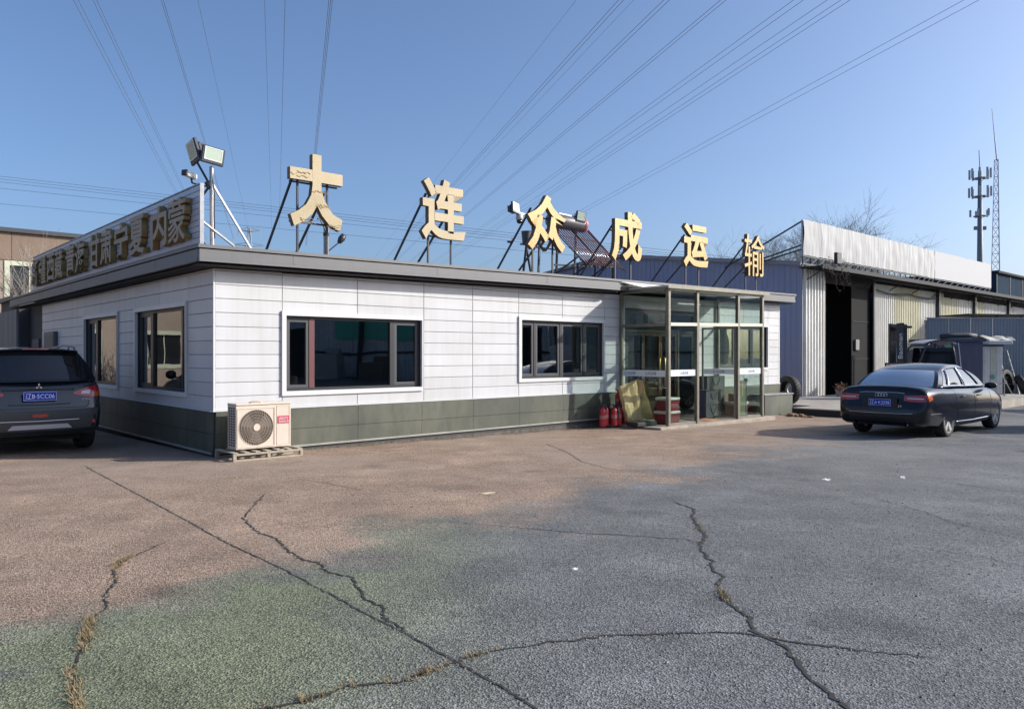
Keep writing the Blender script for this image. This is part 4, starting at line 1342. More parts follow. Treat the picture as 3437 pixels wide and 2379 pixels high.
bk = thing('water_bucket', 'dark metal bucket on the frame behind the third roof character', 'bucket', L(7.62, 1.0, 4.17), TH)
m = MB(); m.lathe([(.10, 0), (.12, .26), (.135, .28), (.125, .28), (.1, .02), (0, .02)], 14); m.build('pail', mat('dark_zinc', (0.06, 0.065, 0.075), 0.5), bk, smooth=True, angle=40)
m = MB(); m.bar((.0, .0, -.01), (-.05, .1, -.92), .045, .045); m.bar((-.02, .0, -.02), (.3, .1, -.92), .045, .045); m.box(-.12, .12, -.1, .1, -.03, -.001); m.build('trestle', BLACKM, bk)

# ------------------------------------------------------------------ cars
def lerp_tab(tab, x):
    if x <= tab[0][0]: return tab[0][1:]
    for p, q in zip(tab[:-1], tab[1:]):
        if x <= q[0]:
            t = (x - p[0]) / (q[0] - p[0])
            t = t * t * (3 - 2 * t) * .5 + t * .5
            return tuple(u + (v - u) * t for u, v in zip(p[1:], q[1:]))
    return tab[-1][1:]

def half_section(w, zb, zt, crown, side):
    pts = [(0, zb), (.55 * w, zb), (.86 * w, zb + .005)]
    for f, k in side:
        pts.append((w * k, zb + (zt - zb) * f))
    pts += [(w * .80, zt + crown * .45), (w * .55, zt + crown * .8), (w * .28, zt + crown * .95), (0, zt + crown)]
    return pts

def car_shell(tab, xs, side, wheels, wr, mats, name, parent):
    m = MB()
    rows = []
    for x in xs:
        w, zb, zt, cr = lerp_tab(tab, x)
        h = half_section(w, zb, zt, cr, side)
        rows.append([(x, -y, z) for y, z in h] + [(x, y, z) for y, z in reversed(h[1:-1])])
    n = len(rows[0])
    vs = [p for r in rows for p in r]
    fs = [(k * n + i, k * n + (i + 1) % n, (k + 1) * n + (i + 1) % n, (k + 1) * n + i) for k in range(len(rows) - 1) for i in range(n)]
    fs += [tuple(range(n)), tuple(reversed(range((len(rows) - 1) * n, len(rows) * n)))]
    m.add(vs, fs)
    o = m.build(name, mats, parent)
    c = MB()
    for wx in wheels:
        for s in (-1, 1):
            c.lathe([(wr, .5), (wr, 1.2)], 36, (wx, 0, wr * .86), 'y') if s > 0 else c.lathe([(wr, -1.2), (wr, -.5)], 36, (wx, 0, wr * .86), 'y')
    cut = c.build('cutter', [mats[0], mats[1]])
    for p in cut.data.polygons:
        p.material_index = 1
    bo = o.modifiers.new('arches', 'BOOLEAN')
    bo.operation = 'DIFFERENCE'; bo.object = cut; bo.solver = 'EXACT'
    dg = bpy.context.evaluated_depsgraph_get()
    me = bpy.data.meshes.new_from_object(o.evaluated_get(dg))
    o.modifiers.clear()
    o.data = me
    bpy.data.objects.remove(cut)
    me.polygons.foreach_set('use_smooth', [True] * len(me.polygons))
    me.set_sharp_from_angle(angle=R(38))
    bm = bmesh.new(); bm.from_mesh(me)
    bvh = BVHTree.FromBMesh(bm); bm.free()
    return o, bvh

class House:
    """the glazed upper body: side surfaces ruled from belt to roof rail, roof and screens between them"""
    def __init__(s, xr0, xr1, xf1, xf0, zbelt, rail, wb, wr_, bulge_r, bulge_f, crown, arch=0.0):
        s.__dict__.update(locals())
    def side(s, u, t, sg):
        xb = s.xr0 + (s.xf0 - s.xr0) * u; xt = s.xr1 + (s.xf1 - s.xr1) * u
        # pillars lean as smooth arcs
        x = xb + (xt - xb) * (t ** .92)
        zb = s.zbelt(xb); zt = s.rail(xt)
        z = zb + (zt - zb) * t
        yb = s.wb(xb); yt = s.wr_(xt)
        y = yb + (yt - yb) * (t ** 1.35)
        z += s.arch * math.sin(math.pi * t) * ((1 - u) ** 6 + u ** 6)
        return Vector((x, sg * y, z))
    def across(s, u, t, v, bulge):
        a = s.side(u, t, -1); b = s.side(u, t, 1)
        p = a.lerp(b, v)
        k = 1 - (2 * v - 1) ** 2
        p.x += bulge * k
        p.z += s.crown * k * t ** 2
        return p

def patch(rows, name, m_, parent, smooth=True, flip=False, thick=0.0):
    m = MB(); m.grid(rows)
    o = m.build(name, m_, parent, smooth=smooth)
    return o

def house_parts(H, parent, paint, glassm, side_cols, t0, t1, rear_m, front_m, rubber, nS=24, belt=None):
    T = [0, .2, .4, .6, .8, .92, 1.0]
    # roof
    us = [i / 14 for i in range(15)]
    vs_ = [i / 12 for i in range(13)]
    rows = [[H.across(u, 1.0, v, H.bulge_r * (1 - u) ** 3 + H.bulge_f * u ** 3) for v in vs_] for u in us]
    roof = patch(rows, 'roof', paint, parent)
    # sides: painted frame with window lights let in
    for sg in (-1, 1):
        edges = [0.0] + [e for c in side_cols for e in c] + [1.0]
        m = MB()
        sub = lambda a, b, k: [a + (b - a) * i / k for i in range(k + 1)]
        def quad(u0, u1, v0, v1, off=0.0, kx=6, ky=4):
            rows_ = []
            for t in sub(v0, v1, ky):
                r = []
                for u in sub(u0, u1, kx):
                    p = H.side(u, t, sg); p.y -= sg * off
                    r.append(p)
                rows_.append(r)
            return rows_
        m.grid(quad(0, 1, 0, t0, 0, 24, 1)); m.grid(quad(0, 1, t1, 1.0, 0, 24, 2))
        for a, b in zip(edges[0::2], edges[1::2]):
            m.grid(quad(a, b, t0, t1, 0, 3, 6))
        fr = m.build('side_frame', paint, parent, smooth=True, angle=50)
        for a, b in side_cols:
            patch(quad(a, b, t0, t1, .012), 'side_window', glassm, parent)
            mm = MB()
            for (p, q) in (((a, t0), (b, t0)), ((b, t0), (b, t1)), ((b, t1), (a, t1)), ((a, t1), (a, t0))):
                pts = []
                for i in range(7):
                    u = p[0] + (q[0] - p[0]) * i / 6; t = p[1] + (q[1] - p[1]) * i / 6
                    w = H.side(u, t, sg); w.y += sg * .003; pts.append(w)
                mm.path(pts, .008, 5)
            mm.build('window_seal', rubber, fr)
    for u, bulge, nm, mm_ in ((0.0, H.bulge_r, 'rear_window', rear_m), (1.0, H.bulge_f, 'windscreen', front_m)):
        e = .045
        rows = [[H.across(u, t, v, bulge) for v in [e + (1 - 2 * e) * i / 12 for i in range(13)]] for t in [.04, .2, .4, .6, .78, .90]]
        sgn = -1 if u == 0 else 1
        patch([[p + Vector((sgn * .003, 0, .003)) for p in r] for r in rows], nm, mm_, parent)
        # painted surround beneath the glass edge
        rows = [[H.across(u, t, v, bulge) for v in [i / 14 for i in range(15)]] for t in (0, .04, .2, .4, .6, .78, .9, 1.0)]
        patch(rows, nm + '_surround', paint, parent)
    return roof

def project(bvh, outline_rows, ox, direction, off):
    """lay a small grid of y,z points on the tail (or x,z on the flank) of a shell"""
    rows = []
    for r in outline_rows:
        rr_ = []
        for p in r:
            if direction == 'tail':
                hit = bvh.ray_cast(Vector((ox, p[0], p[1])), Vector((1, 0, 0)))
                h = hit[0] if hit[0] is not None else Vector((0, p[0], p[1]))
                rr_.append(h + Vector((-off, 0, 0)))
            else:
                hit = bvh.ray_cast(Vector((p[0], ox, p[1])), Vector((0, -1 if ox > 0 else 1, 0)))
                h = hit[0] if hit[0] is not None else Vector((p[0], ox * .5, p[1]))
                rr_.append(h + Vector((0, off if ox > 0 else -off, 0)))
        rows.append(rr_)
    return rows

def poly_rows(lo, hi, nx=10, nz=3):
    """rows between two polylines given as functions of 0..1"""
    return [[tuple(l + (h - l) * j / nz for l, h in zip(lo(i / nx), hi(i / nx))) for i in range(nx + 1)] for j in range(nz + 1)]

def seg(pts):
    def f(t):
        k = t * (len(pts) - 1); i = min(int(k), len(pts) - 2); u = k - i
        return (pts[i][0] + (pts[i + 1][0] - pts[i][0]) * u, pts[i][1] + (pts[i + 1][1] - pts[i][1]) * u)
    return f

def wheel(parent, x, y, r, w, sg, rim_m, spokes, name='wheel'):
    m = MB()
    rr_ = r * .70
    m.lathe([(rr_, -w / 2 + .012), (r * .80, -w / 2), (r * .94, -w / 2 + .006), (r, -w / 2 + .035), (r, w / 2 - .035), (r * .94, w / 2 - .006), (r * .80, w / 2), (rr_, w / 2 - .012), (rr_, -w / 2 + .012)], 40, axis='y', cap=False)
    tyre = m.build(name, TYRE, parent, loc=(x, y, r), smooth=True, angle=50)
    m = MB()
    f = sg
    m.lathe([(rr_ * 1.02, f * (w / 2 - .008)), (rr_ * .96, f * (w / 2 - .004)), (rr_ * .93, f * (w / 2 - .03)), (rr_ * .92, -f * w * .3)], 40, axis='y', cap=False)
    for k in range(spokes):
        t = 2 * math.pi * k / spokes + .2
        for dt in (-.13, .13):
            a = Vector((math.cos(t + dt * 1.8) * rr_ * .24, f * (w / 2 - .028), math.sin(t + dt * 1.8) * rr_ * .24))
            b = Vector((math.cos(t + dt) * rr_ * .95, f * (w / 2 - .016), math.sin(t + dt) * rr_ * .95))
            m.bar(a, b, .034, .026, up=(0, 1, 0))
    m.lathe([(0, f * (w / 2 - .012)), (rr_ * .22, f * (w / 2 - .015)), (rr_ * .26, f * (w / 2 - .04))], 20, axis='y')
    m.build('rim', rim_m, tyre, smooth=True, angle=35)
    m = MB(); m.lathe([(0, f * (w / 2 - .10)), (rr_ * .62, f * (w / 2 - .10)), (rr_ * .62, f * (w / 2 - .12))], 24, axis='y'); m.build('brake_disc', mat('brake_iron', (0.10, 0.095, 0.09), 0.5, 0.6), tyre)
    return tyre

PLATE = mat('blue_plate', (0.008, 0.05, 0.42), 0.6, spec=0.1)
PLW = mat('plate_white', (0.72, 0.74, 0.78), 0.5, spec=0.1)
def plate(parent, txt, loc, w=.44, h=.14):
    m = MB(); m.cbox(-w / 2, w / 2, -.006, 0, -h / 2, h / 2, .003)
    p = m.build('number_plate', PLATE, parent, loc=loc, rotz=-R(90))
    m = MB(); m.frame(-w / 2 + .006, w / 2 - .006, -h / 2 + .006, h / 2 - .006, .005, -.0085, -.0065); m.build('plate_border', PLW, p)
    lettering('plate_characters', txt, PLW, p, (0, -.0085, 0), w=w * .86, h=h * .60, depth=.002, offset=.006)
    return p

LAMPR = mat('tail_lamp_red', (0.38, 0.012, 0.02), 0.12, spec=0.7, coat=0.6)
LAMPC = mat('tail_lamp_clear', (0.62, 0.60, 0.60), 0.15, spec=0.7, coat=0.6)
LAMPO = mat('tail_lamp_orange', (0.50, 0.10, 0.02), 0.15, spec=0.7)
CARGL = mat('dark_car_glass', (0.012, 0.014, 0.018), 0.03, spec=0.65, coat=0.3)
RUB = mat('black_seal', (0.012, 0.012, 0.013), 0.55)
WELL = mat('wheel_well', (0.012, 0.012, 0.012), 0.9)
ALLOY = mat('alloy_wheel', (0.58, 0.57, 0.53), 0.38, 0.25)

def strip(bvh, pts, ox, direction, r, name, m_, parent, off=.004, n=24):
    f = seg(pts)
    rows = project(bvh, [[f(i / n) for i in range(n + 1)]], ox, direction, off)
    m = MB(); m.path(rows[0], r, 5)
    return m.build(name, m_, parent, smooth=True)

# ---- sedan
SED = mat('black_car_paint', (0.008, 0.009, 0.014), 0.18, 0.0, spec=0.3, coat=0.35, var=0.15, scale=2)
tab = [  # x, half width, bottom, belt height, crown
    (0.00, .70, .42, .58, .02), (.03, .77, .35, .65, .03), (.07, .82, .30, .73, .05), (.11, .848, .28, .89, .075), (.15, .864, .27, .945, .085),
    (.22, .882, .25, .968, .088), (.5, .909, .22, .985, .085), (.9, .922, .20, .98, .07), (1.5, .9275, .18, .965, .03), (2.5, .9275, .18, .945, .03),
    (3.4, .925, .18, .93, .05), (3.75, .922, .18, .91, .075), (4.2, .908, .18, .855, .085), (4.6, .872, .18, .775, .08), (4.82, .80, .20, .69, .06), (4.94, .72, .24, .62, .03), (5.0, .62, .30, .52, .01)]
side = [(.06, .945), (.2, .985), (.45, 1.0), (.66, 1.0), (.82, .985), (.93, .95), (1.0, .90)]
xs_ = [0, .012, .03, .05, .07, .09, .11, .13, .15, .18, .22, .3, .4, .55, .7, .9, 1.1, 1.4, 1.8, 2.2, 2.6, 3.0, 3.3, 3.5, 3.75, 4.0, 4.2, 4.4, 4.6, 4.72, 4.82, 4.9, 4.95, 5.0]
sed_z = gz(L(13.2, -5.5).y) + .004
sedan = thing('sedan_car', 'black four door sedan with a blue plate parked right of the porch', 'car', L(11.17, -5.53, sed_z), TH)
shell, bvh = car_shell(tab, xs_, side, (1.10, 4.03), .375, [SED, WELL], 'body', sedan)
sedan.rotation_euler = (0, 0, TH)
H = House(.74, 1.42, 2.98, 3.80, lambda x: 1.005 - .018 * max(0, x - 1.5), lambda x: 1.45 - .115 * abs((x - 2.2) / .8) ** 2.2,
          lambda x: .80 if x < 2.9 else .80 - .06 * (x - 2.9), lambda x: .61 - .05 * abs(x - 2.2), -.13, .14, .035, .055)
SEDG = mat('sedan_rear_glass', (0.55, 0.62, 0.66), 0.06, 0.8, coat=0.6)
house_parts(H, sedan, SED, CARGL, [(.10, .185), (.21, .50), (.53, .86)], .07, .86, SEDG, CARGL, CHROME)
# belt moulding
for s_ in (-1, 1):
    m = MB(); m.path([H.side(u / 20, .0, s_) + Vector((0, s_ * .006, .012)) for u in range(1, 20)], .009, 5); m.build('belt_moulding', CHROME, sedan, smooth=True)
# tail lamps, each wrapping the corner
for s_ in (-1, 1):
    r = project(bvh, poly_rows(seg([(s_ * .44, .76), (s_ * .58, .745), (s_ * .74, .74), (s_ * .835, .745)]), seg([(s_ * .44, .86), (s_ * .58, .865), (s_ * .74, .875), (s_ * .83, .885)])), -1, 'tail', .007)
    tl = patch(r, 'tail_lamp', LAMPR, sedan)
    r = project(bvh, poly_rows(seg([(s_ * .50, .80), (s_ * .80, .795)]), seg([(s_ * .50, .818), (s_ * .80, .815)])), -1, 'tail', .010)
    patch(r, 'lamp_strip', LAMPC, tl)
    r = project(bvh, poly_rows(seg([(.16, .75), (.30, .79)]), seg([(.16, .885), (.30, .87)])), s_ * 2, 'flank', .006)
    patch(r, 'lamp_side', LAMPO, tl)
    strip(bvh, [(.42, .40), (.8, .47), (1.45, .30)], s_ * 2, 'flank', .002, 'arch_line', RUB, sedan) if False else None
    strip(bvh, [(1.52, .30), (2.5, .285), (3.55, .30)], s_ * 2, 'flank', .012, 'sill_moulding', CHROME, sedan)
    strip(bvh, [(.2, .50), (.45, .505), (.66, .50)], s_ * 2, 'flank', .006, 'bumper_line', RUB, sedan)
    for x0, x1 in ((2.60, 2.60), (1.62, 1.50), (3.62, 3.66)):
        strip(bvh, [(x0, .24), (x1, .60), (x1, .93)], s_ * 2, 'flank', .0035, 'door_seam', RUB, sedan, off=.0005)
    for hx in (1.78, 2.78):
        r = project(bvh, [[(hx, .80), (hx + .22, .805)]], s_ * 2, 'flank', .026)
        m = MB(); m.path([r[0][0] - Vector((0, s_ * .026, 0)), r[0][0] + Vector((.03, 0, 0)), r[0][1] - Vector((.03, 0, 0)), r[0][1] - Vector((0, s_ * .026, 0))], .013, 6); m.build('door_handle', SED, sedan, smooth=True)
    mir = MB(); mir.lathe([(0, -.11), (.05, -.10), (.078, -.04), (.082, .05), (.06, .11), (0, .12)], 12, axis='y')
    mo = mir.build('wing_mirror', SED, sedan, loc=(3.42, s_ * .99, .99), smooth=True); mo.scale = (.75, 1, .85)
    m = MB(); m.bar((3.45, s_ * .86, .95), (3.44, s_ * .95, .97), .07, .03); m.build('mirror_stalk', SED, sedan)
# boot details
strip(bvh, [(-.42, .70), (-.41, .60), (-.30, .575), (.30, .575), (.41, .60), (.42, .70)], -1, 'tail', .0035, 'boot_seam', RUB, sedan, off=.001, n=40)
strip(bvh, [(-.62, .515), (-.3, .505), (.3, .505), (.62, .515)], -1, 'tail', .006, 'bumper_trim', CHROME, sedan)
strip(bvh, [(-.44, .90), (-.3, .915), (.3, .915), (.44, .90)], -1, 'tail', .006, 'boot_trim', CHROME, sedan)
m = MB()
hx = bvh.ray_cast(Vector((-1, 0, .845)), Vector((1, 0, 0)))[0].x
for k in range(4):
    m.path([(hx - .012, -.084 + k * .056 + math.cos(t * .393) * .034, .862 + math.sin(t * .393) * .034) for t in range(17)], .006, 5)
m.build('badge_rings', CHROME, sedan, smooth=True)
hp = bvh.ray_cast(Vector((-1, 0, .68)), Vector((1, 0, 0)))[0].x
po = plate(sedan, '辽A·K3298', (hp - .022, 0, .715))
po.rotation_euler = (R(0), R(0), -R(90))
m = MB(); m.cbox(-.33, .33, -.008, .0, -.11, .11, .004); m.build('plate_recess', RUB, po, loc=(0, .012, 0))
bt = bvh.ray_cast(Vector((-1, -.36, .66)), Vector((1, 0, 0)))[0].x
lettering('model_badge', '2.4', CHROME, sedan, (bt - .012, -.38, .655), h=.04, depth=.004, rot=(0, 0, -R(90)))
# lower rear apron and exhausts
r = project(bvh, poly_rows(seg([(-.72, .34), (.72, .34)]), seg([(-.74, .46), (.74, .46)])), -1, 'tail', .004)
patch(r, 'rear_apron', RUB, sedan)
for s_ in (-1, 1):
    m = MB(); m.lathe([(.032, -.02), (.035, .0), (.035, .14)], 14, (.05, s_ * .48, .30), 'x', cap=False); m.build('exhaust', CHROME, sedan, smooth=True)
for wx in (1.10, 4.03):
    for s_ in (-1, 1):
        wheel(sedan, wx, s_ * .80, .335, .225, s_, ALLOY, 5)
m = MB(); m.box(1.0, 4.1, -.6, .6, .18, .24); m.build('underbody', WELL, sedan)
lettering('brand_sticker', 'quattro', CHROME, sedan, (.16, 0, -5), h=.02, depth=.001) if False else None

# ---- SUV on the left
SUVP = mat('dark_green_grey_car_paint', (0.014, 0.019, 0.028), 0.2, 0.1, coat=0.5, var=0.1, scale=2)
tab = [(0.00, .74, .40, .62, .01), (.025, .785, .35, .70, .01), (.05, .81, .32, .80, .012), (.085, .832, .30, .92, .012), (.12, .845, .29, 1.01, .012), (.17, .855, .28, 1.07, .012),
       (.26, .866, .27, 1.09, .012), (.5, .878, .25, 1.09, .01), (.9, .885, .23, 1.07, .01), (2.0, .885, .21, 1.03, .02), (3.0, .885, .21, 1.01, .04),
       (3.3, .88, .21, 1.00, .07), (3.7, .868, .22, .95, .08), (4.0, .83, .24, .86, .07), (4.2, .74, .28, .72, .04), (4.29, .62, .36, .56, .01)]
xs_ = [0, .012, .025, .04, .055, .07, .085, .10, .12, .145, .17, .21, .26, .35, .5, .7, .9, 1.2, 1.6, 2.0, 2.4, 2.8, 3.1, 3.3, 3.5, 3.7, 3.85, 4.0, 4.1, 4.2, 4.25, 4.29]
suv_y = L(-1.99, 2.9).y
suv = thing('suv_car', 'dark grey green SUV seen from behind at the left edge', 'car', L(-1.97, 2.05, gz(suv_y) + .004), TH + R(90))
suv.scale = (1.07, 1.06, 1.07)
side = [(.06, .95), (.2, .985), (.42, 1.0), (.62, 1.0), (.8, .99), (.93, .965), (1.0, .93)]
shell, bvh = car_shell(tab, xs_, side, (.83, 3.50), .39, [SUVP, WELL], 'body', suv)
H = House(.19, .60, 2.20, 3.20, lambda x: 1.095 - .03 * max(0, x - .6), lambda x: 1.545 + .045 * (1 - ((x - 1.4) / 1.0) ** 2) * (1 if abs(x - 1.4) < 1 else 0),
          lambda x: .80 if x < 2.4 else .80 - .05 * (x - 2.4), lambda x: .61, -.11, .16, .035, .02)
house_parts(H, suv, SUVP, CARGL, [(.07, .19), (.22, .48), (.51, .84)], .07, .88, CARGL, CARGL, RUB)
# roof spoiler, rails, aerial, wiper
m = MB()
rows = [[H.across(0, 1.0, v / 12, -.11) + Vector((dx, 0, dz)) for v in range(13)] for dx, dz in ((.12, .012), (-.10, .0), (-.11, -.02), (.03, -.035))]
m.grid(rows); m.build('roof_spoiler', SUVP, suv, smooth=True, angle=40)
rows = [[H.across(0, 1.0, v, -.11) + Vector((dx, 0, dz)) for v in (.36, .43, .5, .57, .64)] for dx, dz in ((-.113, -.004), (-.114, -.018))]
patch(rows, 'brake_light', LAMPR, suv)
for s_ in (-1, 1):
    m = MB(); m.path([(.62, s_ * .60, 1.56), (.70, s_ * .60, 1.615), (1.4, s_ * .60, 1.655), (2.1, s_ * .59, 1.615), (2.2, s_ * .585, 1.56)], .016, 6)
    for x in (1.05, 1.75):
        m.tube((x, s_ * .60, 1.57), (x, s_ * .60, 1.64), .014, 6)
    m.build('roof_rail', mat('rail_grey', (0.2, 0.2, 0.22), 0.35, 0.5), suv, smooth=True)
    # wedge tail lamps
    r = project(bvh, poly_rows(seg([(s_ * .455, .90), (s_ * .62, .86), (s_ * .80, .855), (s_ * .838, .86)]), seg([(s_ * .455, .93), (s_ * .60, .985), (s_ * .74, 1.025), (s_ * .835, 1.035)])), -1, 'tail', .008)
    tl = patch(r, 'tail_lamp', LAMPR, suv)
    r = project(bvh, poly_rows(seg([(s_ * .56, .905), (s_ * .68, .90)]), seg([(s_ * .575, .945), (s_ * .70, .965)])), -1, 'tail', .012)
    patch(r, 'reversing_lens', LAMPC, tl)
    r = project(bvh, poly_rows(seg([(s_ * .765, .87), (s_ * .825, .87)]), seg([(s_ * .765, .93), (s_ * .825, .935)])), -1, 'tail', .011)
    patch(r, 'indicator_lens', LAMPO, tl)
    r = project(bvh, poly_rows(seg([(.20, .875), (.36, .93)]), seg([(.22, 1.03), (.38, 1.02)])), s_ * 2, 'flank', .006)
    patch(r, 'lamp_side', LAMPR, tl)
    r = project(bvh, poly_rows(seg([(s_ * .70, .465), (s_ * .755, .465)]), seg([(s_ * .70, .505), (s_ * .755, .505)])), -1, 'tail', .008)
    patch(r, 'reflector', LAMPR, suv)
    m = MB(); m.lathe([(.0, -.10), (.05, -.09), (.085, -.03), (.09, .05), (.06, .1), (0, .11)], 12, axis='y')
    mo = m.build('wing_mirror', SUVP, suv, loc=(2.92, s_ * .99, 1.10), smooth=True); mo.scale = (.75, 1, 1)
    m = MB(); m.bar((2.95, s_ * .85, 1.04), (2.93, s_ * .95, 1.06), .07, .03); m.build('mirror_stalk', RUB, suv)
    m = MB(); m.lathe([(.04, -.02), (.042, .0), (.042, .2)], 14, (.10, s_ * .56, .37), 'x', cap=False); m.build('exhaust', CHROME, suv, smooth=True)
BMP = mat('black_bumper_plastic', (0.03, 0.031, 0.034), 0.55)
r = project(bvh, poly_rows(seg([(-.74, .40), (-.3, .37), (.3, .37), (.74, .40)]), seg([(-.80, .69), (-.4, .675), (.4, .675), (.80, .69)]), 16, 5), -1, 'tail', .006)
bum = patch(r, 'rear_bumper', BMP, suv)
r = project(bvh, poly_rows(seg([(-.42, .40), (.42, .40)]), seg([(-.36, .465), (.36, .465)])), -1, 'tail', .016)
patch(r, 'skid_plate', mat('skid_silver', (0.32, 0.32, 0.36), 0.4, 0.6), bum)
strip(bvh, [(-.55, .525), (0, .515), (.55, .525)], -1, 'tail', .007, 'bumper_trim', CHROME, bum, off=.008)
r = project(bvh, poly_rows(seg([(-.10, .575), (.10, .575)]), seg([(-.10, .62), (.10, .62)])), -1, 'tail', .011)
patch(r, 'fog_lamp', LAMPR, bum)
strip(bvh, [(-.66, .86), (-.655, .74), (-.62, .705), (.62, .705), (.655, .74), (.66, .86)], -1, 'tail', .004, 'hatch_seam', RUB, suv, off=.001, n=40)
strip(bvh, [(-.47, .975), (0, .985), (.47, .975)], -1, 'tail', .012, 'hatch_trim', SUVP, suv, off=.006)
strip(bvh, [(-.40, .765), (0, .755), (.40, .765)], -1, 'tail', .008, 'hatch_crease', SUVP, suv, off=.004)
hp = bvh.ray_cast(Vector((-1, 0, .78)), Vector((1, 0, 0)))[0].x
plate(suv, '辽B·5CC06', (hp - .03, 0, .885))
hx = bvh.ray_cast(Vector((-1, 0, 1.0)), Vector((1, 0, 0)))[0].x
m = MB()
for k in range(3):
    t = R(90 + 120 * k)
    c, s_ = math.cos(t), math.sin(t)
    pts = []
    for d, q in ((.004, 0), (.028, .016), (.052, 0), (.028, -.016)):
        pts.append((c * d - s_ * q, s_ * d + c * q))
    m.prism(pts, -.004, .004)
m.build('badge_diamonds', CHROME, suv, loc=(hx - .016, 0, 1.025), rot=(R(-20) * 0, 0, -R(90)))
for s_, tx in ((-1, '4WD'), (1, 'SUV')):
    bx_ = bvh.ray_cast(Vector((-1, s_ * .6, .82)), Vector((1, 0, 0)))[0].x
    if s_ < 0:
        lettering('trim_badge', 'ASX', CHROME, suv, (bx_ - .012, s_ * .62, .82), h=.028, w=.12, depth=.004, rot=(0, 0, -R(90)))
m = MB(); m.path([(hx + .2, .0, 1.12), (hx + .12, -.02, 1.125), (hx + .16, -.32, 1.16)], .008, 5); m.build('rear_wiper', RUB, suv)
m = MB(); m.tube((.80, 0, 1.61), (.72, 0, 1.76), .006, 6); m.build('aerial', RUB, suv)
for wx in (.83, 3.50):
    for s_ in (-1, 1):
        wheel(suv, wx, s_ * .765, .345, .225, s_, ALLOY, 5)
m = MB(); m.box(.3, 3.9, -.6, .6, .2, .27); m.build('underbody', WELL, suv)

# ------------------------------------------------------------------ warehouse
WB, WA, WW, WL = 2.58, 23.8, 19.6, 31.0
WZ = -0.21
BLUE = streak_paint('faded_blue_sheet', (0.17, 0.20, 0.32), (0.25, 0.255, 0.29), 0.5, 0.5, 5.0, 0.35)
CORR = streak_paint('white_corrugated_sheet', (0.60, 0.60, 0.58), (0.40, 0.37, 0.31), 0.5, 0.6, 5.0, 0.3)
CORRY = streak_paint('yellowed_corrugated_sheet', (0.56, 0.55, 0.40), (0.40, 0.37, 0.28), 0.5, 0.6, 5.0, 0.3)
DKROOF = mat('dark_roof_sheet', (0.04, 0.04, 0.044), 0.85, spec=0.1)
wh = thing('warehouse', 'big blue gabled warehouse with white corrugated front and open dark door', 'warehouse', L(WA, WB, WZ), TH)
def corr(x0, x1, z0, z1, m_, parent, pitch=.2, dep=.045, y=0.0, name='cladding_sheet'):
    m = MB()
    n = max(1, round((x1 - x0) / pitch)); p = (x1 - x0) / n
    xs2 = []
    for i in range(n):
        b = x0 + i * p
        xs2 += [(b, 0), (b + p * .42, 0), (b + p * .55, -dep), (b + p * .87, -dep)]
    xs2.append((x1, 0))
    m.grid([[(x, y + d, z0) for x, d in xs2], [(x, y + d, z1) for x, d in xs2]])
    return m.build(name, m_, parent)
HE = 5.31      # eaves above warehouse ground
RIDGE = 6.53
def gable_h(y):
    return HE + (RIDGE - HE) * (1 - abs(y - WW / 2) / (WW / 2))
gw = MB(); gw.add([(0.03, 0, 0), (0.03, WW, 0), (0.03, WW, HE - .05), (0.03, WW / 2, RIDGE - .05), (0.03, 0, HE - .05)], [(0, 1, 2, 3, 4)])
gable = gw.build('gable_wall', JOINT, wh)
y = 0.0
while y < WW - .01:
    y2 = min(y + .98, WW)
    m = MB(); d = .02; k = .004
    ys2 = [y + k, y2 - k]
    if y < WW / 2 < y2:
        ys2 = [y + k, WW / 2, y2 - k]
    vs = [(-d, a, 0) for a in ys2] + [(-d, a, gable_h(a) - .03) for a in reversed(ys2)]
    m.add(vs, [tuple(range(len(vs)))])
    for q in (.25, .5, .75):
        yy = y + (y2 - y) * q
        m.box(-d - .012, -d - .0005, yy - .02, yy + .02, 0, gable_h(yy) - .035)
    m.build('gable_sheet', BLUE, gable)
    y = y2
m = MB()
for a, b in ((0, WW / 2), (WW / 2, WW)):
    m.add([(-.15, a, gable_h(a)), (WL, a, gable_h(a)), (WL, b, gable_h(b)), (-.15, b, gable_h(b)), (-.15, a, gable_h(a) + .06), (WL, a, gable_h(a) + .06), (WL, b, gable_h(b) + .06), (-.15, b, gable_h(b) + .06)],
          [(0, 1, 2, 3), (7, 6, 5, 4), (0, 4, 5, 1), (1, 5, 6, 2), (0, 3, 7, 4)])
m.build('roof', mat('blue_roof_sheet', (0.14, 0.16, 0.24), 0.6), wh)
m = MB(); m.bar((-.17, -.02, gable_h(0) + .03), (-.17, WW / 2, RIDGE + .03), .05, .16); m.bar((-.17, WW / 2, RIDGE + .03), (-.17, WW, HE + .03), .05, .16); m.build('verge_flashing', mat('verge_grey', (0.2, 0.2, 0.23), 0.5), wh)
# front: door bay from x=1.67 to 6.4
D0, D1, DT = 1.68, 6.40, 4.92
corr(0.0, D0, 0, HE, CORR, wh, .235, .085)
X = D1
k = 0
while X < WL - .1:
    X2 = min(X + 1.05, WL)
    corr(X, X2 - .002, 0, HE - (.35 if X < 14 else .55), CORRY if k % 5 in (2, 3, 4) and k < 14 else CORR, wh, .21 if k < 9 else .26, .075)
    X = X2; k += 1
m = MB(); m.box(D0, D1, .001, .05, DT, HE); m.build('door_header', DKROOF, wh)
m = MB(); m.box(.02, WL, .06, .10, HE - .6, HE); m.build('eaves_beam', DKROOF, wh)
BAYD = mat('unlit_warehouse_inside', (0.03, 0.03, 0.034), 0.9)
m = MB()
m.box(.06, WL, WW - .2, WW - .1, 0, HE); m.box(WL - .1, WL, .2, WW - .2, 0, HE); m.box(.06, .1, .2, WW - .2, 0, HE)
m.build('inner_walls', BAYD, wh)
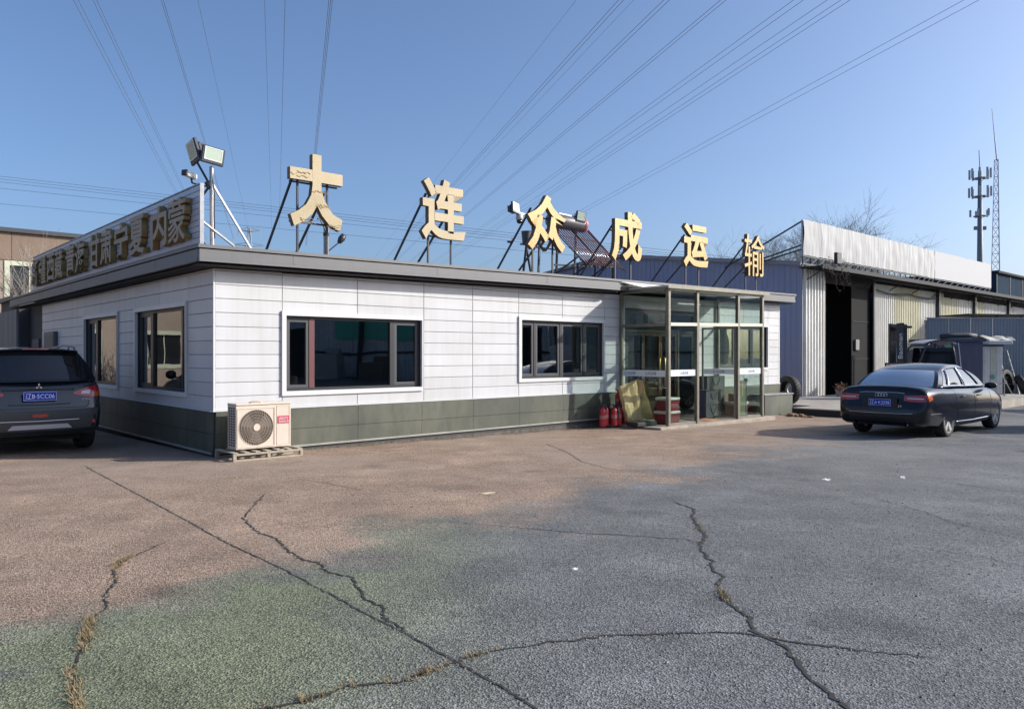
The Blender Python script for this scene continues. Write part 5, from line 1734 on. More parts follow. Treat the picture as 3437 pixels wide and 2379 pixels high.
m = MB(); m.box(.1, WL - .1, .15, WW - .2, .0, .03); m.build('inner_floor', mat('dark_floor', (0.05, 0.048, 0.046), 0.9), wh)
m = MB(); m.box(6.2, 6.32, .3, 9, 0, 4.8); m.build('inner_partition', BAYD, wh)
# sliding leaf pushed half open, seen edge on
m = MB(); m.frame(4.5, 6.38, .05, DT, .08, .10, .15); m.box(4.58, 6.30, .11, .13, .13, DT - .08)
sl = m.build('sliding_door', mat('dark_door_sheet', (0.028, 0.028, 0.028), 0.8, spec=0.05), wh)
for zz in (1.6, 3.2):
    m = MB(); m.box(4.59, 6.29, .09, .108, zz, zz + .06); m.build('door_rail', DKROOF, sl)
m = MB(); m.cbox(4.75, 5.1, .02, .09, 2.0, 2.45, .01); m.build('switch_box', mat('switch_grey', (0.16, 0.16, 0.16), 0.6), sl)
for px in (D0 + .02, D1 - .02):
    m = MB(); m.box(px - .06, px + .06, -.08, .0, 0, DT + .1); m.build('door_post', BLACKM, wh)
for px in (13.88, 19.3, 25.4):
    m = MB(); m.box(px - .12, px + .12, -.22, -.06, 0, HE); m.build('column', BLACKM, wh)
# lean-to canopy beam over the front
m = MB(); m.box(-.3, WL, -.75, -.69, 5.02, 5.10); m.build('canopy_beam', DKROOF, wh)
m = MB(); m.box(-.3, WL, -.9, .0, 5.14, 5.18); m.build('canopy', DKROOF, wh)
m = MB(); m.box(-.3, WL, -.96, -.905, 5.06, 5.22); m.build('gutter', mat('gutter_grey', (0.07, 0.07, 0.07), 0.7, spec=0.1), wh)
x = .2
while x < WL:
    m = MB(); m.bar((x, -.7, 5.06), (x, -.04, 4.7), .035, .035); m.build('bracket', BLACKM, wh); x += 2.6
# tangled cables and vines at the near corner
VINE = mat('dry_vine', (0.10, 0.085, 0.07), 0.9)
rr = random.Random(21)
m = MB()
for k in range(34):
    x = rr.uniform(-.25, 2.0); z = 5.28 + rr.gauss(0, .14); y = -.92 - rr.random() * .1
    pts = [(x, y, z)]
    for q in range(5):
        x += rr.gauss(.02, .13); z += rr.gauss(-.05, .11); y += rr.gauss(0, .03); pts.append((x, y, z))
    m.path(pts, .008, 3, r_end=.003)
m.build('dry_vine', VINE, wh)
m = MB(); m.cbox(.55, .95, -1.12, -.98, 5.28, 5.72, .02); m.build('speaker_box', BLACKM, wh)
for k in range(4):
    z0 = 4.72 - k * .03; m = MB()
    m.path([(6.5 + i * 1.2, -.10 - .02 * k, z0 - .12 * math.sin(math.pi * ((i % 3) / 3)) + rr.gauss(0, .02)) for i in range(7)], .012, 5); m.build('cable', BLACKM, wh)

# roof truss band and the two billboards on the warehouse front
bb = thing('billboard', 'large blank wrinkled white banner on a truss over the warehouse door', 'billboard', L(23.45, 2.40, 5.08), TH)
tarp = bpy.data.materials.new('wrinkled_white_tarp'); tarp.use_nodes = True
nt = tarp.node_tree; pb = nt.nodes['Principled BSDF']; pb.inputs['Roughness'].default_value = .8; pb.inputs['Specular IOR Level'].default_value = .15
geo = nt.nodes.new('ShaderNodeTexCoord'); mp = nt.nodes.new('ShaderNodeMapping'); mp.inputs['Rotation'].default_value = (0, R(-22), 0); mp.inputs['Scale'].default_value = (1.6, 1, .28)
n1 = nt.nodes.new('ShaderNodeTexNoise'); n1.inputs['Scale'].default_value = 1.4; n1.inputs['Detail'].default_value = 6
bp = nt.nodes.new('ShaderNodeBump'); bp.inputs['Strength'].default_value = .8; bp.inputs['Distance'].default_value = .12
rp = nt.nodes.new('ShaderNodeValToRGB'); rp.color_ramp.elements[0].color = (.40, .395, .385, 1); rp.color_ramp.elements[1].color = (.47, .47, .465, 1); rp.color_ramp.elements[0].position = .35; rp.color_ramp.elements[1].position = .6
nt.links.new(geo.outputs['Object'], mp.inputs[0]); nt.links.new(mp.outputs[0], n1.inputs['Vector']); nt.links.new(n1.outputs[0], bp.inputs['Height']); nt.links.new(bp.outputs[0], pb.inputs['Normal']); nt.links.new(n1.outputs[0], rp.inputs[0]); nt.links.new(rp.outputs[0], pb.inputs['Base Color'])
rr = random.Random(5)
B1, ZB, ZT = 13.45, .34, 1.70
m = MB()
rows = []
for j in range(9):
    row = []
    for i in range(61):
        x = B1 * i / 60; t = j / 8
        wob = .035 * math.sin(x * 2.1 + t * 3) * math.sin(t * 3.14) + .02 * math.sin(x * 5.3 - t * 6) * math.sin(t * 3.14)
        ed = rr.gauss(0, .006) - .02 * (1 if i in (57, 58, 59) else 0) if j in (0, 8) else 0
        row.append((x, -.04 - abs(wob), ZB + (ZT - ZB) * t + ed))
    rows.append(row)
m.grid(rows)
m.build('banner', tarp, bb, smooth=True)
m = MB(); m.frame(0, B1, ZB, ZT, .05, -.01, .05); m.build('frame', STEEL, bb)
m = MB(); m.box(0.02, B1 - .02, .02, .03, ZB + .03, ZT - .03); m.build('backing', STEEL, bb)
def truss(parent, x0, x1, zb, zt, step=.62):
    m = MB(); m.bar((x0, 0, zb), (x1, 0, zb), .05, .05); m.bar((x0, 0, zt), (x1, 0, zt), .04, .04); m.build('truss_chord', BLACKM, parent)
    x = x0; k = 0
    while x < x1 - .1:
        m = MB(); m.bar((x, 0, zb), (x, 0, zt), .03, .03); m.bar((x, 0, zb), (min(x + step, x1), 0, zt), .025, .025); m.build('truss_web', BLACKM, parent)
        x += step
truss(bb, 0, B1, .0, .30)
m = MB()
for z0, z1, yb in ((1.6, .1, 3.6), (.75, .1, 3.4), (.6, .1, 2.6)):
    pass
for (p, q) in (((0, .05, 1.62), (0, 3.4, .12)), ((0, .05, .72), (0, 2.6, .12)), ((0, .05, .55), (0, 2.2, .12))):
    m = MB(); m.bar(p, q, .05, .05); m.build('brace', BLACKM, bb)
b2 = thing('billboard', 'plain flat pale billboard right of the wrinkled banner', 'billboard', L(36.97, 2.40, 5.08), TH)
m = MB(); m.box(0, 8.7, -.04, 0, .34, 1.70); m.build('board', mat('plain_white_board', (0.47, 0.47, 0.475), 0.8, spec=0.15), b2)
m = MB(); m.box(0.0, 8.7, .001, .05, .36, 1.68); m.build('backing', STEEL, b2)
truss(b2, 0, 8.7, .0, .30, .9)

# ------------------------------------------------------------------ loading platform before the warehouse
plat = MB()
zt_ = 0.06
for (a0, a1, b0, b1) in ((0, 13.5, -3.9, -.9), (1.2, 13.5, -.9, 1.6)):
    plat.box(a0, a1, b0, b1, -.45, zt_)
po = plat.build('loading_platform', mat('platform_concrete', (0.30, 0.27, 0.235), 0.9, var=0.3, scale=1.5, bump=0.3), loc=L(16.4, 0, 0), rotz=TH)
tag(po, 'low concrete loading platform in front of the dark warehouse door', 'platform')
m = MB(); m.box(-.012, -.001, -3.9, -.92, -.4, zt_ - .03); m.build('shaded_edge', mat('shaded_kerb_face', (0.03, 0.03, 0.03), 0.8), po)  # black sheet over the left face paints in the shade on that side

def loose_tyre(name, label, loc, r, w, rot, rim=None, group=None):
    t = thing(name, label, 'tyre', loc, 0, group)
    t.rotation_euler = rot
    m = MB(); ri = r * .62
    m.lathe([(ri, -w / 2 + .02), (r * .78, -w / 2), (r * .93, -w / 2 + .01), (r, -w / 2 + .05), (r, w / 2 - .05), (r * .93, w / 2 - .01), (r * .78, w / 2), (ri, w / 2 - .02), (ri, -w / 2 + .02)], 32, axis='y', cap=False)
    m.build('tread', TYRE, t, smooth=True, angle=45)
    m = MB()
    for k in range(28):
        a = 2 * math.pi * k / 28
        m.box(-.0, .0, 0, 0, 0, 0) if False else m.bar((math.cos(a) * r * 1.001, -w * .36, math.sin(a) * r * 1.001), (math.cos(a + .06) * r * 1.001, w * .36, math.sin(a + .06) * r * 1.001), .03, .02, up=(math.cos(a), 0, math.sin(a)))
    m.build('tread_blocks', TYRE, t)
    if rim:
        m = MB(); m.lathe([(ri * 1.0, -w / 2 + .02), (ri * .9, -w / 2 + .05), (ri * .45, -w / 2 + .09), (ri * .40, -w / 2 + .06), (ri * .38, -w / 2 + .09)], 28, axis='y', cap=False); m.build('rim', rim, t, smooth=True, angle=40)
    return t
WRIM = mat('dusty_white_rim', (0.5, 0.5, 0.48), 0.6, 0.2)
loose_tyre('truck_tyre', 'black truck tyre standing by the right end of the white wall', L(17.85, -.02, zt_ + .44), .44, .26, (0, 0, TH + R(70)), WRIM)

# flower pots by the warehouse door post
POT = mat('pale_pot', (0.48, 0.46, 0.38), 0.7, var=0.2); POTG = mat('grey_pot', (0.20, 0.20, 0.20), 0.8, var=0.3)
DEADL = mat('dead_leaves', (0.22, 0.11, 0.06), 0.9, var=0.4, scale=20)
def pot(a, b, r, h, mm, label, plant):
    t = thing('flower_pot', label, 'flower pot', L(a, b, zt_ + .002), 0.3)
    m = MB(); m.lathe([(r * .7, 0), (r * .98, h * .85), (r * 1.08, h * .86), (r * 1.08, h), (r * .9, h), (r * .88, h * .9), (0, h * .88)], 16); m.build('pot', mm, t, smooth=True, angle=40)
    rr2 = random.Random(int(a * 100)); m = MB()
    for k in range(40):
        a_ = rr2.random() * 6.28; q = rr2.uniform(.2, 1.1) * r; hh = h + rr2.uniform(.02, plant)
        m.path([(0, 0, h * .88), (math.cos(a_) * q * .5, math.sin(a_) * q * .5, h + (hh - h) * .7), (math.cos(a_) * q * 1.5, math.sin(a_) * q * 1.5, hh)], .006, 3, r_end=.002)
        x, y, z = math.cos(a_) * q * 1.4, math.sin(a_) * q * 1.4, hh
        m.add([(x, y, z), (x + .05, y + rr2.gauss(0, .03), z - .02), (x + .01, y + .04, z + rr2.gauss(0, .03))], [(0, 1, 2)])
    m.build('dead_plant', DEADL, t)
pot(23.0, .75, .13, .2, POTG, 'grey flower pot with dead stems against the warehouse wall', .2)
pot(23.55, 1.0, .16, .24, POTG, 'wide grey flower pot with brown dead plant by the warehouse wall', .25)
pot(24.15, 1.15, .16, .30, POT, 'pale flower pot right of the grey pots at the dark doorway', .12)
# rubble heap at the platform's left end
m = MB()
rr = random.Random(31)
for k in range(30):
    s = rr.uniform(.03, .09); x, y = rr.gauss(0, .28), rr.gauss(0, .10)
    m.cbox(x - s, x + s, y - s * .7, y + s * .7, 0, s * rr.uniform(.5, 1.1), s * .2)
rb = m.build('rubble_heap', mat('brown_rubble', (0.24, 0.15, 0.10), 0.95, var=0.5, scale=7), loc=LG(15.9, -1.3), rotz=TH + 1.2)
tag(rb, 'low heap of brown rubble left of the loading platform', 'rubble', kind='stuff')

# ------------------------------------------------------------------ right hand yard
FENCE = streak_paint('blue_grey_fence_sheet', (0.19, 0.235, 0.29), (0.26, 0.26, 0.27), 0.5, 0.5, 4.0, 0.3)
GZR = -0.213
fe = thing('sheet_metal_fence', 'tall blue grey sheet metal fence behind the forklift', 'fence', (17.95, 33.3, GZR), 0.0)
for i in range(12):
    x = i * .95
    m = MB()
    m.grid([[(x + .003 + q * .135 + d, -.0 - (.02 if k % 2 else 0), z) for q in range(7) for k, d in ((0, 0), (0, .07), (1, .085), (1, .12))] for z in (0, 3.36)])
    m.build('fence_sheet', FENCE, fe)
m = MB(); m.box(-.02, 11.6, -.05, .04, 3.362, 3.41); m.build('top_rail', STEEL, fe)
for x in (0.0, 3.8, 7.6, 11.4):
    m = MB(); m.box(x - .05, x + .05, .05, .15, 0, 3.3); m.build('post', STEEL, fe)

# forklift facing left
fk = thing('forklift', 'dark forklift with tall mast facing left beside the warehouse', 'forklift', (13.25, 26.9, GZR), R(4))
FKB = mat('forklift_dark_body', (0.045, 0.045, 0.06), 0.4, var=0.2); FKY = mat('forklift_grey', (0.3, 0.3, 0.28), 0.5)
m = MB()
for s_ in (-.34, .34):
    m.box(.12, .24, s_ - .06, s_ + .06, .08, 2.9); m.box(.26, .36, s_ - .05, s_ + .05, .15, 2.85)
for z in (.3, 1.3, 2.2, 2.78):
    m.box(.13, .23, -.33, .33, z, z + .09)
m.box(.2, .5, -.42, .42, 2.72, 2.80)
m.build('mast', BLACKM, fk)
m = MB()
for y in (-.44, -.22, 0, .22, .40):
    m.box(.02, .06, y, y + .04, .6, 1.5)
m.box(.02, .06, -.44, .44, 1.46, 1.52); m.box(.02, .08, -.44, .44, .55, .63)
m.build('load_backrest', BLACKM, fk)
m = MB(); m.box(-.06, .15, -.475, -.445, 1.2, 2.88); sd = m.build('mast_side_plate', mat('guard_black', (0.03, 0.03, 0.032), 0.6), fk)
lettering('print', 'Baoman', mat('mast_print_white', (0.6, 0.6, 0.6), 0.5), sd, (.05, -.48, 2.1), w=.85, h=.16, depth=.003, rot=(0, -R(90), 0))
for y in (-.12, .12):
    m = MB(); m.tube((.30, y, .3), (.30, y, 2.75), .035, 8); m.build('lift_cylinder', CHROME, fk, smooth=True)
for y in (-.25, .25):
    m = MB(); m.box(-.95, .05, y - .05, y + .05, .05, .09); m.box(.02, .07, y - .05, y + .05, .05, .6); m.build('fork', BLACKM, fk)
m = MB(); m.cbox(.45, 2.0, -.5, .5, .28, .95, .06); m.cbox(1.75, 2.5, -.52, .52, .25, 1.15, .14); m.build('chassis', FKB, fk)
m = MB(); m.cbox(1.0, 1.5, -.28, .28, .96, 1.1, .05); m.cbox(1.42, 1.55, -.28, .28, 1.1, 1.6, .04); m.build('seat', RUB, fk)
m = MB(); m.path([(.62, .1, .95), (.72, .1, 1.25)], .02, 6); m.lathe([(.15, 0), (.17, .02), (.15, .04), (.13, .02), (.15, 0)], 18, (.74, .1, 1.26)); m.build('steering_wheel', RUB, fk)
for s_ in (-1, 1):
    m = MB(); m.path([(.50, s_ * .48, .9), (.72, s_ * .48, 1.5), (.95, s_ * .48, 2.05), (1.1, s_ * .48, 2.2)], .03, 6); m.build('guard_pillar', FKB, fk, smooth=True)
    m = MB(); m.path([(2.1, s_ * .48, 1.1), (2.0, s_ * .48, 1.8), (1.9, s_ * .48, 2.2)], .03, 6); m.build('guard_pillar', FKB, fk, smooth=True)
    m = MB(); m.add([(1.0, s_ * .5, 1.0), (2.08, s_ * .5, 1.0), (1.92, s_ * .5, 2.05), (1.12, s_ * .5, 2.05)], [(0, 1, 2, 3)]); m.build('cab_glass', CARGL, fk)
m = MB()
rows = [[(x, y, 2.2 + .14 * math.sin(math.pi * min(1, max(0, (x - .85) / 1.25))) - .05 * y * y) for y in (-.52, -.26, 0, .26, .52)] for x in [.85 + .125 * i for i in range(11)]]
m.grid(rows); m.grid([[(x, y, z - .04) for x, y, z in r] for r in rows]); m.build('overhead_guard', mat('guard_pale', (0.40, 0.42, 0.46), 0.35), fk, smooth=True)
for wx, r in ((.62, .33), (2.0, .27)):
    for s_ in (-1, 1):
        m = MB(); m.lathe([(r * .55, -.1), (r * .9, -.11), (r, -.08), (r, .08), (r * .9, .11), (r * .55, .1), (r * .5, -.02), (0, -.02)], 24, (wx, s_ * .46, r), 'y'); m.build('wheel', TYRE, fk, smooth=True, angle=45)
# low grey drum rack beside the mast
ld = thing('steel_rack', 'grey steel rack with cross braces between mast and forklift cab', 'rack', (13.9, 28.4, GZR), 0.0)
m = MB(); m.box(0, 1.3, 0, .06, 2.0, 2.1); m.build('top_beam', mat('rack_pale', (0.5, 0.5, 0.38), 0.6), ld)
m = MB(); m.box(0, 1.3, .02, .05, .02, 1.98); m.build('panel', mat('rack_grey', (0.15, 0.15, 0.16), 0.6), ld)
for x in (0, .62, 1.26):
    m = MB(); m.box(x, x + .05, -.02, .015, 0, 2.0); m.build('upright', STEEL, ld)

# blue container cabin and white booth
cb = thing('container_cabin', 'dark blue steel cabin with white edge strips behind the sedan', 'cabin', (15.95, 28.6, GZR), 0.0)
CBM = streak_paint('dark_blue_cabin_paint', (0.075, 0.075, 0.13), (0.15, 0.14, 0.16), 0.45, 0.5)
m = MB(); m.box(0, 1.55, 0, 2.2, 0, 2.28); m.build('cabin_body', CBM, cb)
m = MB(); m.box(-.05, 1.62, -.08, 2.25, 2.285, 2.40); m.build('cabin_roof', mat('cabin_roof_blue', (0.05, 0.07, 0.11), 0.4), cb)
for x, x2 in ((.12, .30), (.62, .84)):
    m = MB(); m.bar((x, -.03, 2.25), (x2, -.03, .3), .03, .02); m.build('edge_strip', PLW, cb)
m = MB(); m.box(.12, .38, -.05, -.03, 1.9, 2.2); m.build('green_notice', mat('green_notice', (0.12, 0.32, 0.18), 0.6), cb)
bo = thing('guard_booth', 'narrow white panelled booth with flat white roof by the blue fence', 'booth', (17.8, 29.4, GZR), 0.0)
for i in range(4):
    m = MB(); m.cbox(i * .235 + .004, i * .235 + .231, 0, 1.4, 0, 2.12, .01); m.build('wall_panel', mat('booth_white', (0.62, 0.62, 0.58), 0.5, var=0.15) if i != 2 else mat('booth_cream', (0.55, 0.55, 0.42), 0.5, var=0.15), bo)
m = MB(); m.cbox(.28, 1.18, -.25, 1.5, 2.2, 2.34, .02); m.build('flat_roof', mat('booth_roof', (0.60, 0.62, 0.64), 0.4), bo)
m = MB(); m.box(-.05, .98, -.02, 1.45, 2.125, 2.195); m.build('head_shadow_band', mat('booth_shadow_band', (0.08, 0.1, 0.13), 0.6), bo)  # dark strip coloured as the shade under the flat roof
m = MB(); m.lathe([(.09, -.03), (.09, -.01)], 12, (.55, 0, .95), 'y'); m.build('round_sign', mat('teal_sign', (0.1, 0.34, 0.33), 0.5), bo)
tp = MB()
rr = random.Random(2)
tp.grid([[(x * .11, y * .25, .02 + .22 * math.sin(math.pi * y / 4) * (.7 + .3 * math.sin(x * 1.3)) + rr.gauss(0, .012)) for y in range(5)] for x in range(11)])
to = tp.build('tarpaulin', mat('cream_tarp', (0.5, 0.49, 0.4), 0.8, var=0.25, scale=6), loc=(18.1, 29.3, GZR + 2.345), smooth=True)
tag(to, 'rolled cream tarpaulin lying on the white booth roof', 'tarpaulin')
m = MB(); m.path([(0, 0, 0), (.5, .05, .03), (1.0, .0, .04), (1.35, .05, .02)], .09, 8)
to = m.build('tarpaulin', mat('dark_tarp', (0.04, 0.042, 0.05), 0.7), loc=(16.1, 28.9, GZR + 2.49), smooth=True)
tag(to, 'dark rolled tarpaulin on the blue cabin roof', 'tarpaulin')
tr_ = MB()
for x in (0, .5):
    tr_.tube((x, 0, 0), (x, 0, .9), .02, 6)
tr_.tube((-.1, 0, .75), (.6, 0, .75), .02, 6); tr_.tube((-.1, 0, .35), (.6, 0, .35), .02, 6)
to = tr_.build('pipe_rail', STEEL, loc=(17.6, 28.3, GZR)); tag(to, 'small white pipe rail standing before the booth', 'rail')
loose_tyre('truck_tyre', 'truck tyre lying tilted, lowest left of the tyres by the fence', (19.75, 32.0, GZR + .42), .48, .28, (R(6), R(10), R(62)), None, 'truck tyres against the blue fence')
loose_tyre('truck_tyre', 'truck tyre with pale rim leaning in the middle of the tyre row', (20.55, 32.1, GZR + .46), .50, .28, (R(-24), R(0), R(58)), WRIM, 'truck tyres against the blue fence')
loose_tyre('truck_tyre', 'truck tyre with pale rim leaning rightmost by the blue fence', (21.45, 32.3, GZR + .47), .50, .28, (R(-26), R(0), R(62)), WRIM, 'truck tyres against the blue fence')
loose_tyre('truck_tyre', 'bare truck tyre standing behind the leaning tyres', (21.0, 32.75, GZR + .68), .50, .28, (R(-10), R(0), R(30)), None, 'truck tyres against the blue fence')
lad = MB()
lad.bar((0, 0, 0), (-.25, .5, 2.0), .05, .03); lad.bar((.4, 0, 0), (.15, .5, 2.0), .05, .03)
for k in range(6):
    t = .12 + k * .15; lad.bar((-.25 * t, .5 * t, 2 * t), (.4 - .25 * t, .5 * t, 2 * t), .03, .03)
lo = lad.build('step_ladder', STEEL, loc=(21.2, 32.7, GZR)); tag(lo, 'thin metal ladder leaning on the blue fence behind tyres', 'ladder')

# far dark blue hall at the right edge
fh = thing('blue_hall', 'dark blue flat topped hall rising behind the warehouse at the right edge', 'building', L(56.0, 5.0, GZR), TH)
m = MB(); m.box(0, 40, 0, 30, 0, 7.45); m.build('wall', streak_paint('dark_blue_hall_sheet', (0.026, 0.045, 0.07), (0.05, 0.06, 0.075), 0.95, 0.5, spec=0.03), fh)
m = MB(); m.box(-.2, 40, -.2, 30, 7.452, 7.6); m.build('roof_edge', DKROOF, fh)
for i in range(10):
    m = MB(); m.box(i * 3.0, i * 3.0 + .1, -.03, -.002, 0, 7.4); m.build('seam', BLACKM, fh)
ca = thing('steel_canopy', 'small dark steel canopy frame at the right edge above the fence', 'canopy', (21.5, 36.2, 3.0), 0.2)
m = MB(); m.box(0, 5, 0, 2, .45, .52); m.build('deck', DKROOF, ca)
for x in (.3, 1.6, 3.0):
    m = MB(); m.bar((x, .1, -3.2), (x, .1, .45), .1, .1); m.bar((x, .1, -.3), (x + .5, .1, .42), .05, .05); m.build('post', BLACKM, ca)

# ------------------------------------------------------------------ towers behind
MONO = mat('far_grey_steel', (0.16, 0.19, 0.22), 0.6)
mo = thing('telecom_monopole', 'grey telecom monopole with three rings of antennas', 'telecom tower', (66.9, 110, GZR), 0.0)
m = MB(); m.tube((0, 0, 0), (0, 0, 28.0), .55, 14, .26); m.build('pole', MONO, mo, smooth=True)
m = MB(); m.tube((0, 0, 27.9), (-.15, 0, 31.0), .07, 8, .05); m.build('spire', MONO, mo)
for zc, rad, n in ((27.0, .95, 8), (24.4, 1.0, 8), (21.6, .85, 5)):
    m = MB(); m.lathe([(rad * .9, zc - .1), (rad, zc - .1), (rad, zc), (rad * .9, zc)], 14, cap=False)
    for k in range(6):
        a = k * 1.047; m.bar((0, 0, zc - .05), (math.cos(a) * rad, math.sin(a) * rad, zc - .05), .1, .1)
    ring = m.build('platform', MONO, mo)
    for k in range(n):
        a = k * 6.283 / n + .2
        m = MB(); x, y = math.cos(a) * (rad + .35), math.sin(a) * (rad + .35)
        m.box(x - .11, x + .11, y - .08, y + .08, zc - .1, zc + (1.3 if n > 6 else .9)); m.build('antenna', mat('antenna_grey', (0.3, 0.33, 0.36), 0.5), mo)
m = MB(); m.box(-.8, .8, -.2, .2, 19.6, 20.1); m.build('antenna_box', MONO, mo)
ms = thing('lattice_mast', 'slender pale lattice radio mast right of the monopole', 'radio mast', (88.2, 140, GZR), 0.0)
PALE = mat('pale_mast_steel', (0.42, 0.42, 0.44), 0.5)
for k in range(24):
    z0, z1 = k * 1.55, (k + 1) * 1.55
    m = MB()
    rr0 = 1.2 - .9 * k / 26; rr1 = 1.2 - .9 * (k + 1) / 26
    P0 = [(rr0 * math.cos(a), rr0 * math.sin(a), z0) for a in (.5, 2.6, 4.7)]; P1 = [(rr1 * math.cos(a), rr1 * math.sin(a), z1) for a in (.5, 2.6, 4.7)]
    for i in range(3):
        m.bar(P0[i], P1[i], .11, .11); m.bar(P0[i], P1[(i + 1) % 3], .06, .06); m.bar(P1[i], P1[(i + 1) % 3], .06, .06)
    m.build('mast_section', PALE, ms)
m = MB(); m.tube((0, 0, 37), (-.9, 0, 46.5), .12, 6, .04); m.build('spire', PALE, ms)

def pylon(label, x, y, h, rz, s):
    t = thing('power_pylon', label, 'pylon', (x, y, GZR), rz)
    PY = mat('pylon_steel', (0.22, 0.25, 0.28), 0.6)
    m = MB()
    lv = [(0, 2.4), (h * .3, 1.7), (h * .55, 1.1), (h * .72, .7), (h * .86, .6), (h, .15)]
    for (z0, w0), (z1, w1) in zip(lv[:-1], lv[1:]):
        q0 = [(sx * w0, sy * w0, z0) for sx, sy in ((-1, -1), (1, -1), (1, 1), (-1, 1))]; q1 = [(sx * w1, sy * w1, z1) for sx, sy in ((-1, -1), (1, -1), (1, 1), (-1, 1))]
        for i in range(4):
            m.bar(q0[i], q1[i], s, s); m.bar(q0[i], q1[(i + 1) % 4], s * .6, s * .6); m.bar(q0[(i + 1) % 4], q1[i], s * .6, s * .6)
    m.build('tower', PY, t)
    for zz, wd in ((h * .72, 4.2), (h * .86, 3.2), (h * .97, 2.4)):
        m = MB()
        for sx in (-1, 1):
            m.bar((0, -.5, zz), (sx * wd, 0, zz + .25), s * .8, s * .8); m.bar((0, .5, zz), (sx * wd, 0, zz + .25), s * .8, s * .8); m.bar((0, 0, zz + .9), (sx * wd, 0, zz + .3), s * .8, s * .8)
            m.bar((sx * wd, 0, zz + .2), (sx * wd, 0, zz - 1.0), s * .7, s * .7)
        m.build('cross_arm', PY, t)
pylon('distant lattice power pylon behind the roof mast brace', -61.5, 180, 31.5, .3, .14)
pylon('far faint power pylon left of the first roof character', -122.0, 330, 44, .3, .2)

# overhead transmission lines
WIRE = mat('power_line_aluminium', (0.10, 0.11, 0.14), 0.5)
WIRES = []
def wire(u_top, h, k, sag=0.0, r=.0135, split=0.0):
    # a conductor running away from the yard, all parallel: x falls by k per metre of y
    y0 = 2583 * (h - 1.6) / 1189.5
    x0 = (u_top - 1718.5) / 2583 * y0
    pts = []
    for i in range(25):
        y = -45 + (175 if u_top < 1500 else 300) * (i / 24)
        pts.append((x0 + k * (y - y0), y, h + sag * ((y - 60) / 100) ** 2))
    m = MB(); m.path(pts, r, 5)
    o = m.build('power_line', WIRE, smooth=True)
    WIRES.append((u_top, o))
K = -.297
for u in (246, 262, 312, 324, 541, 548):
    wire(u, 21, K - (.03 if u < 400 else .02))
for u in (664, 888, 957):
    wire(u, 23, K - .01, r=.011 if u in (664, 888) else .015)
for u in (1104, 1110, 1116):
    wire(u, 20, K + .015)
for u in (2077, 2094, 2229, 2248, 2420, 2438):
    wire(u, 21, K + .02)
for u in (2665, 2698, 2778, 2824, 2855):
    wire(u, 22, K + .028)
for u in (3237, 3288):
    wire(u, 22, K + .045)
for u in (1935, 2128):
    wire(u, 26, K + .02, r=.010)
ORD = ['leftmost', 'second', 'third', 'fourth', 'fifth', 'sixth', 'seventh', 'eighth', 'ninth', 'tenth', 'eleventh', 'twelfth', 'thirteenth', 'fourteenth', 'fifteenth', 'sixteenth', 'seventeenth', 'eighteenth', 'nineteenth', 'twentieth', 'twenty-first', 'twenty-second', 'twenty-third', 'twenty-fourth', 'twenty-fifth', 'twenty-sixth', 'twenty-seventh', 'twenty-eighth']
def cross_wire(v0, v1, y, r=.014):
    pts = []
    for i in range(31):
        t = i / 30; x = -80 + 200 * t
        u = 1718.5 + 2583 * x / y
        v = v0 + (v1 - v0) * (u / 1290.0)
        z = 1.6 + (1189.5 - v) * y / 2583 - .0
        pts.append((x, y, z))
    m = MB(); m.path(pts, r, 4)
    o = m.build('power_line', WIRE, smooth=True)
    return o
for k, (v0, v1) in enumerate(((592, 735), (601, 744), (611, 752), (632, 765), (684, 800))):
    tag(cross_wire(v0, v1, 95, .022), '%s of the five low wires above the left sign board, counted from above' % (['topmost'] + ORD[1:])[k], 'power line', 'distant crossing power lines')
for k, (u_, o_) in enumerate(sorted(WIRES, key=lambda q: q[0])):
    tag(o_, 'overhead power line, %s from the left along the top edge of the sky' % ORD[k], 'power line', 'overhead power lines')

# ------------------------------------------------------------------ bare trees
BARK = mat('bare_bark', (0.24, 0.215, 0.19), 0.9, var=0.3, scale=6)
def bare_tree(label, loc, h, seed, spread=.5, levels=5, r0=.14, nb=4, name='bare_tree', group=None):
    t = thing(name, label, 'tree', loc, 0, group)
    rr = random.Random(seed)
    trunk = MB(); crown = MB()
    def grow_(p, d, ln, r, lv):
        pts = [p]; q = p; dd = d
        n = 4
        for i in range(n):
            dd = (dd + Vector((rr.gauss(0, .12), rr.gauss(0, .12), rr.gauss(.03, .06)))).normalized()
            q = q + dd * (ln / n); pts.append(q)
        (trunk if lv == 0 else crown).path(pts, r, 5 if lv < 2 else 3, r_end=r * .62)
        if lv >= levels:
            return
        for k in range(nb + (1 if lv == 1 else 0)):
            s = rr.uniform(.35, 1.0) if lv > 0 else rr.uniform(.55, 1.0)
            b = pts[min(n, max(1, int(s * n)))]
            ax = Vector((rr.gauss(0, 1), rr.gauss(0, 1), rr.gauss(.25, .5))).normalized()
            nd = (dd * (1 - spread) + ax * spread).normalized()
            if nd.z < -.1: nd.z = abs(nd.z)
            grow_(b, nd, ln * rr.uniform(.55, .8), r * .60, lv + 1)
    grow_(Vector((0, 0, 0)), Vector((0, 0, 1)), h * .38, r0, 0)
    trunk.build('trunk', BARK, t, smooth=True); crown.build('crown', BARK, t)
    return t
bare_tree('bare winter tree rising behind the wrinkled banner', (26.2, 62, GZR), 21.0, 11, .57, 5, .085, 5)
bare_tree('leafless tree left of the wrinkled banner behind the warehouse roof', (21.6, 58, GZR), 17.0, 12, .57, 5, .075, 5)
bare_tree('smaller leafless tree behind the middle of the wrinkled banner', (28.2, 64, GZR), 18.5, 13, .57, 5, .075, 5)
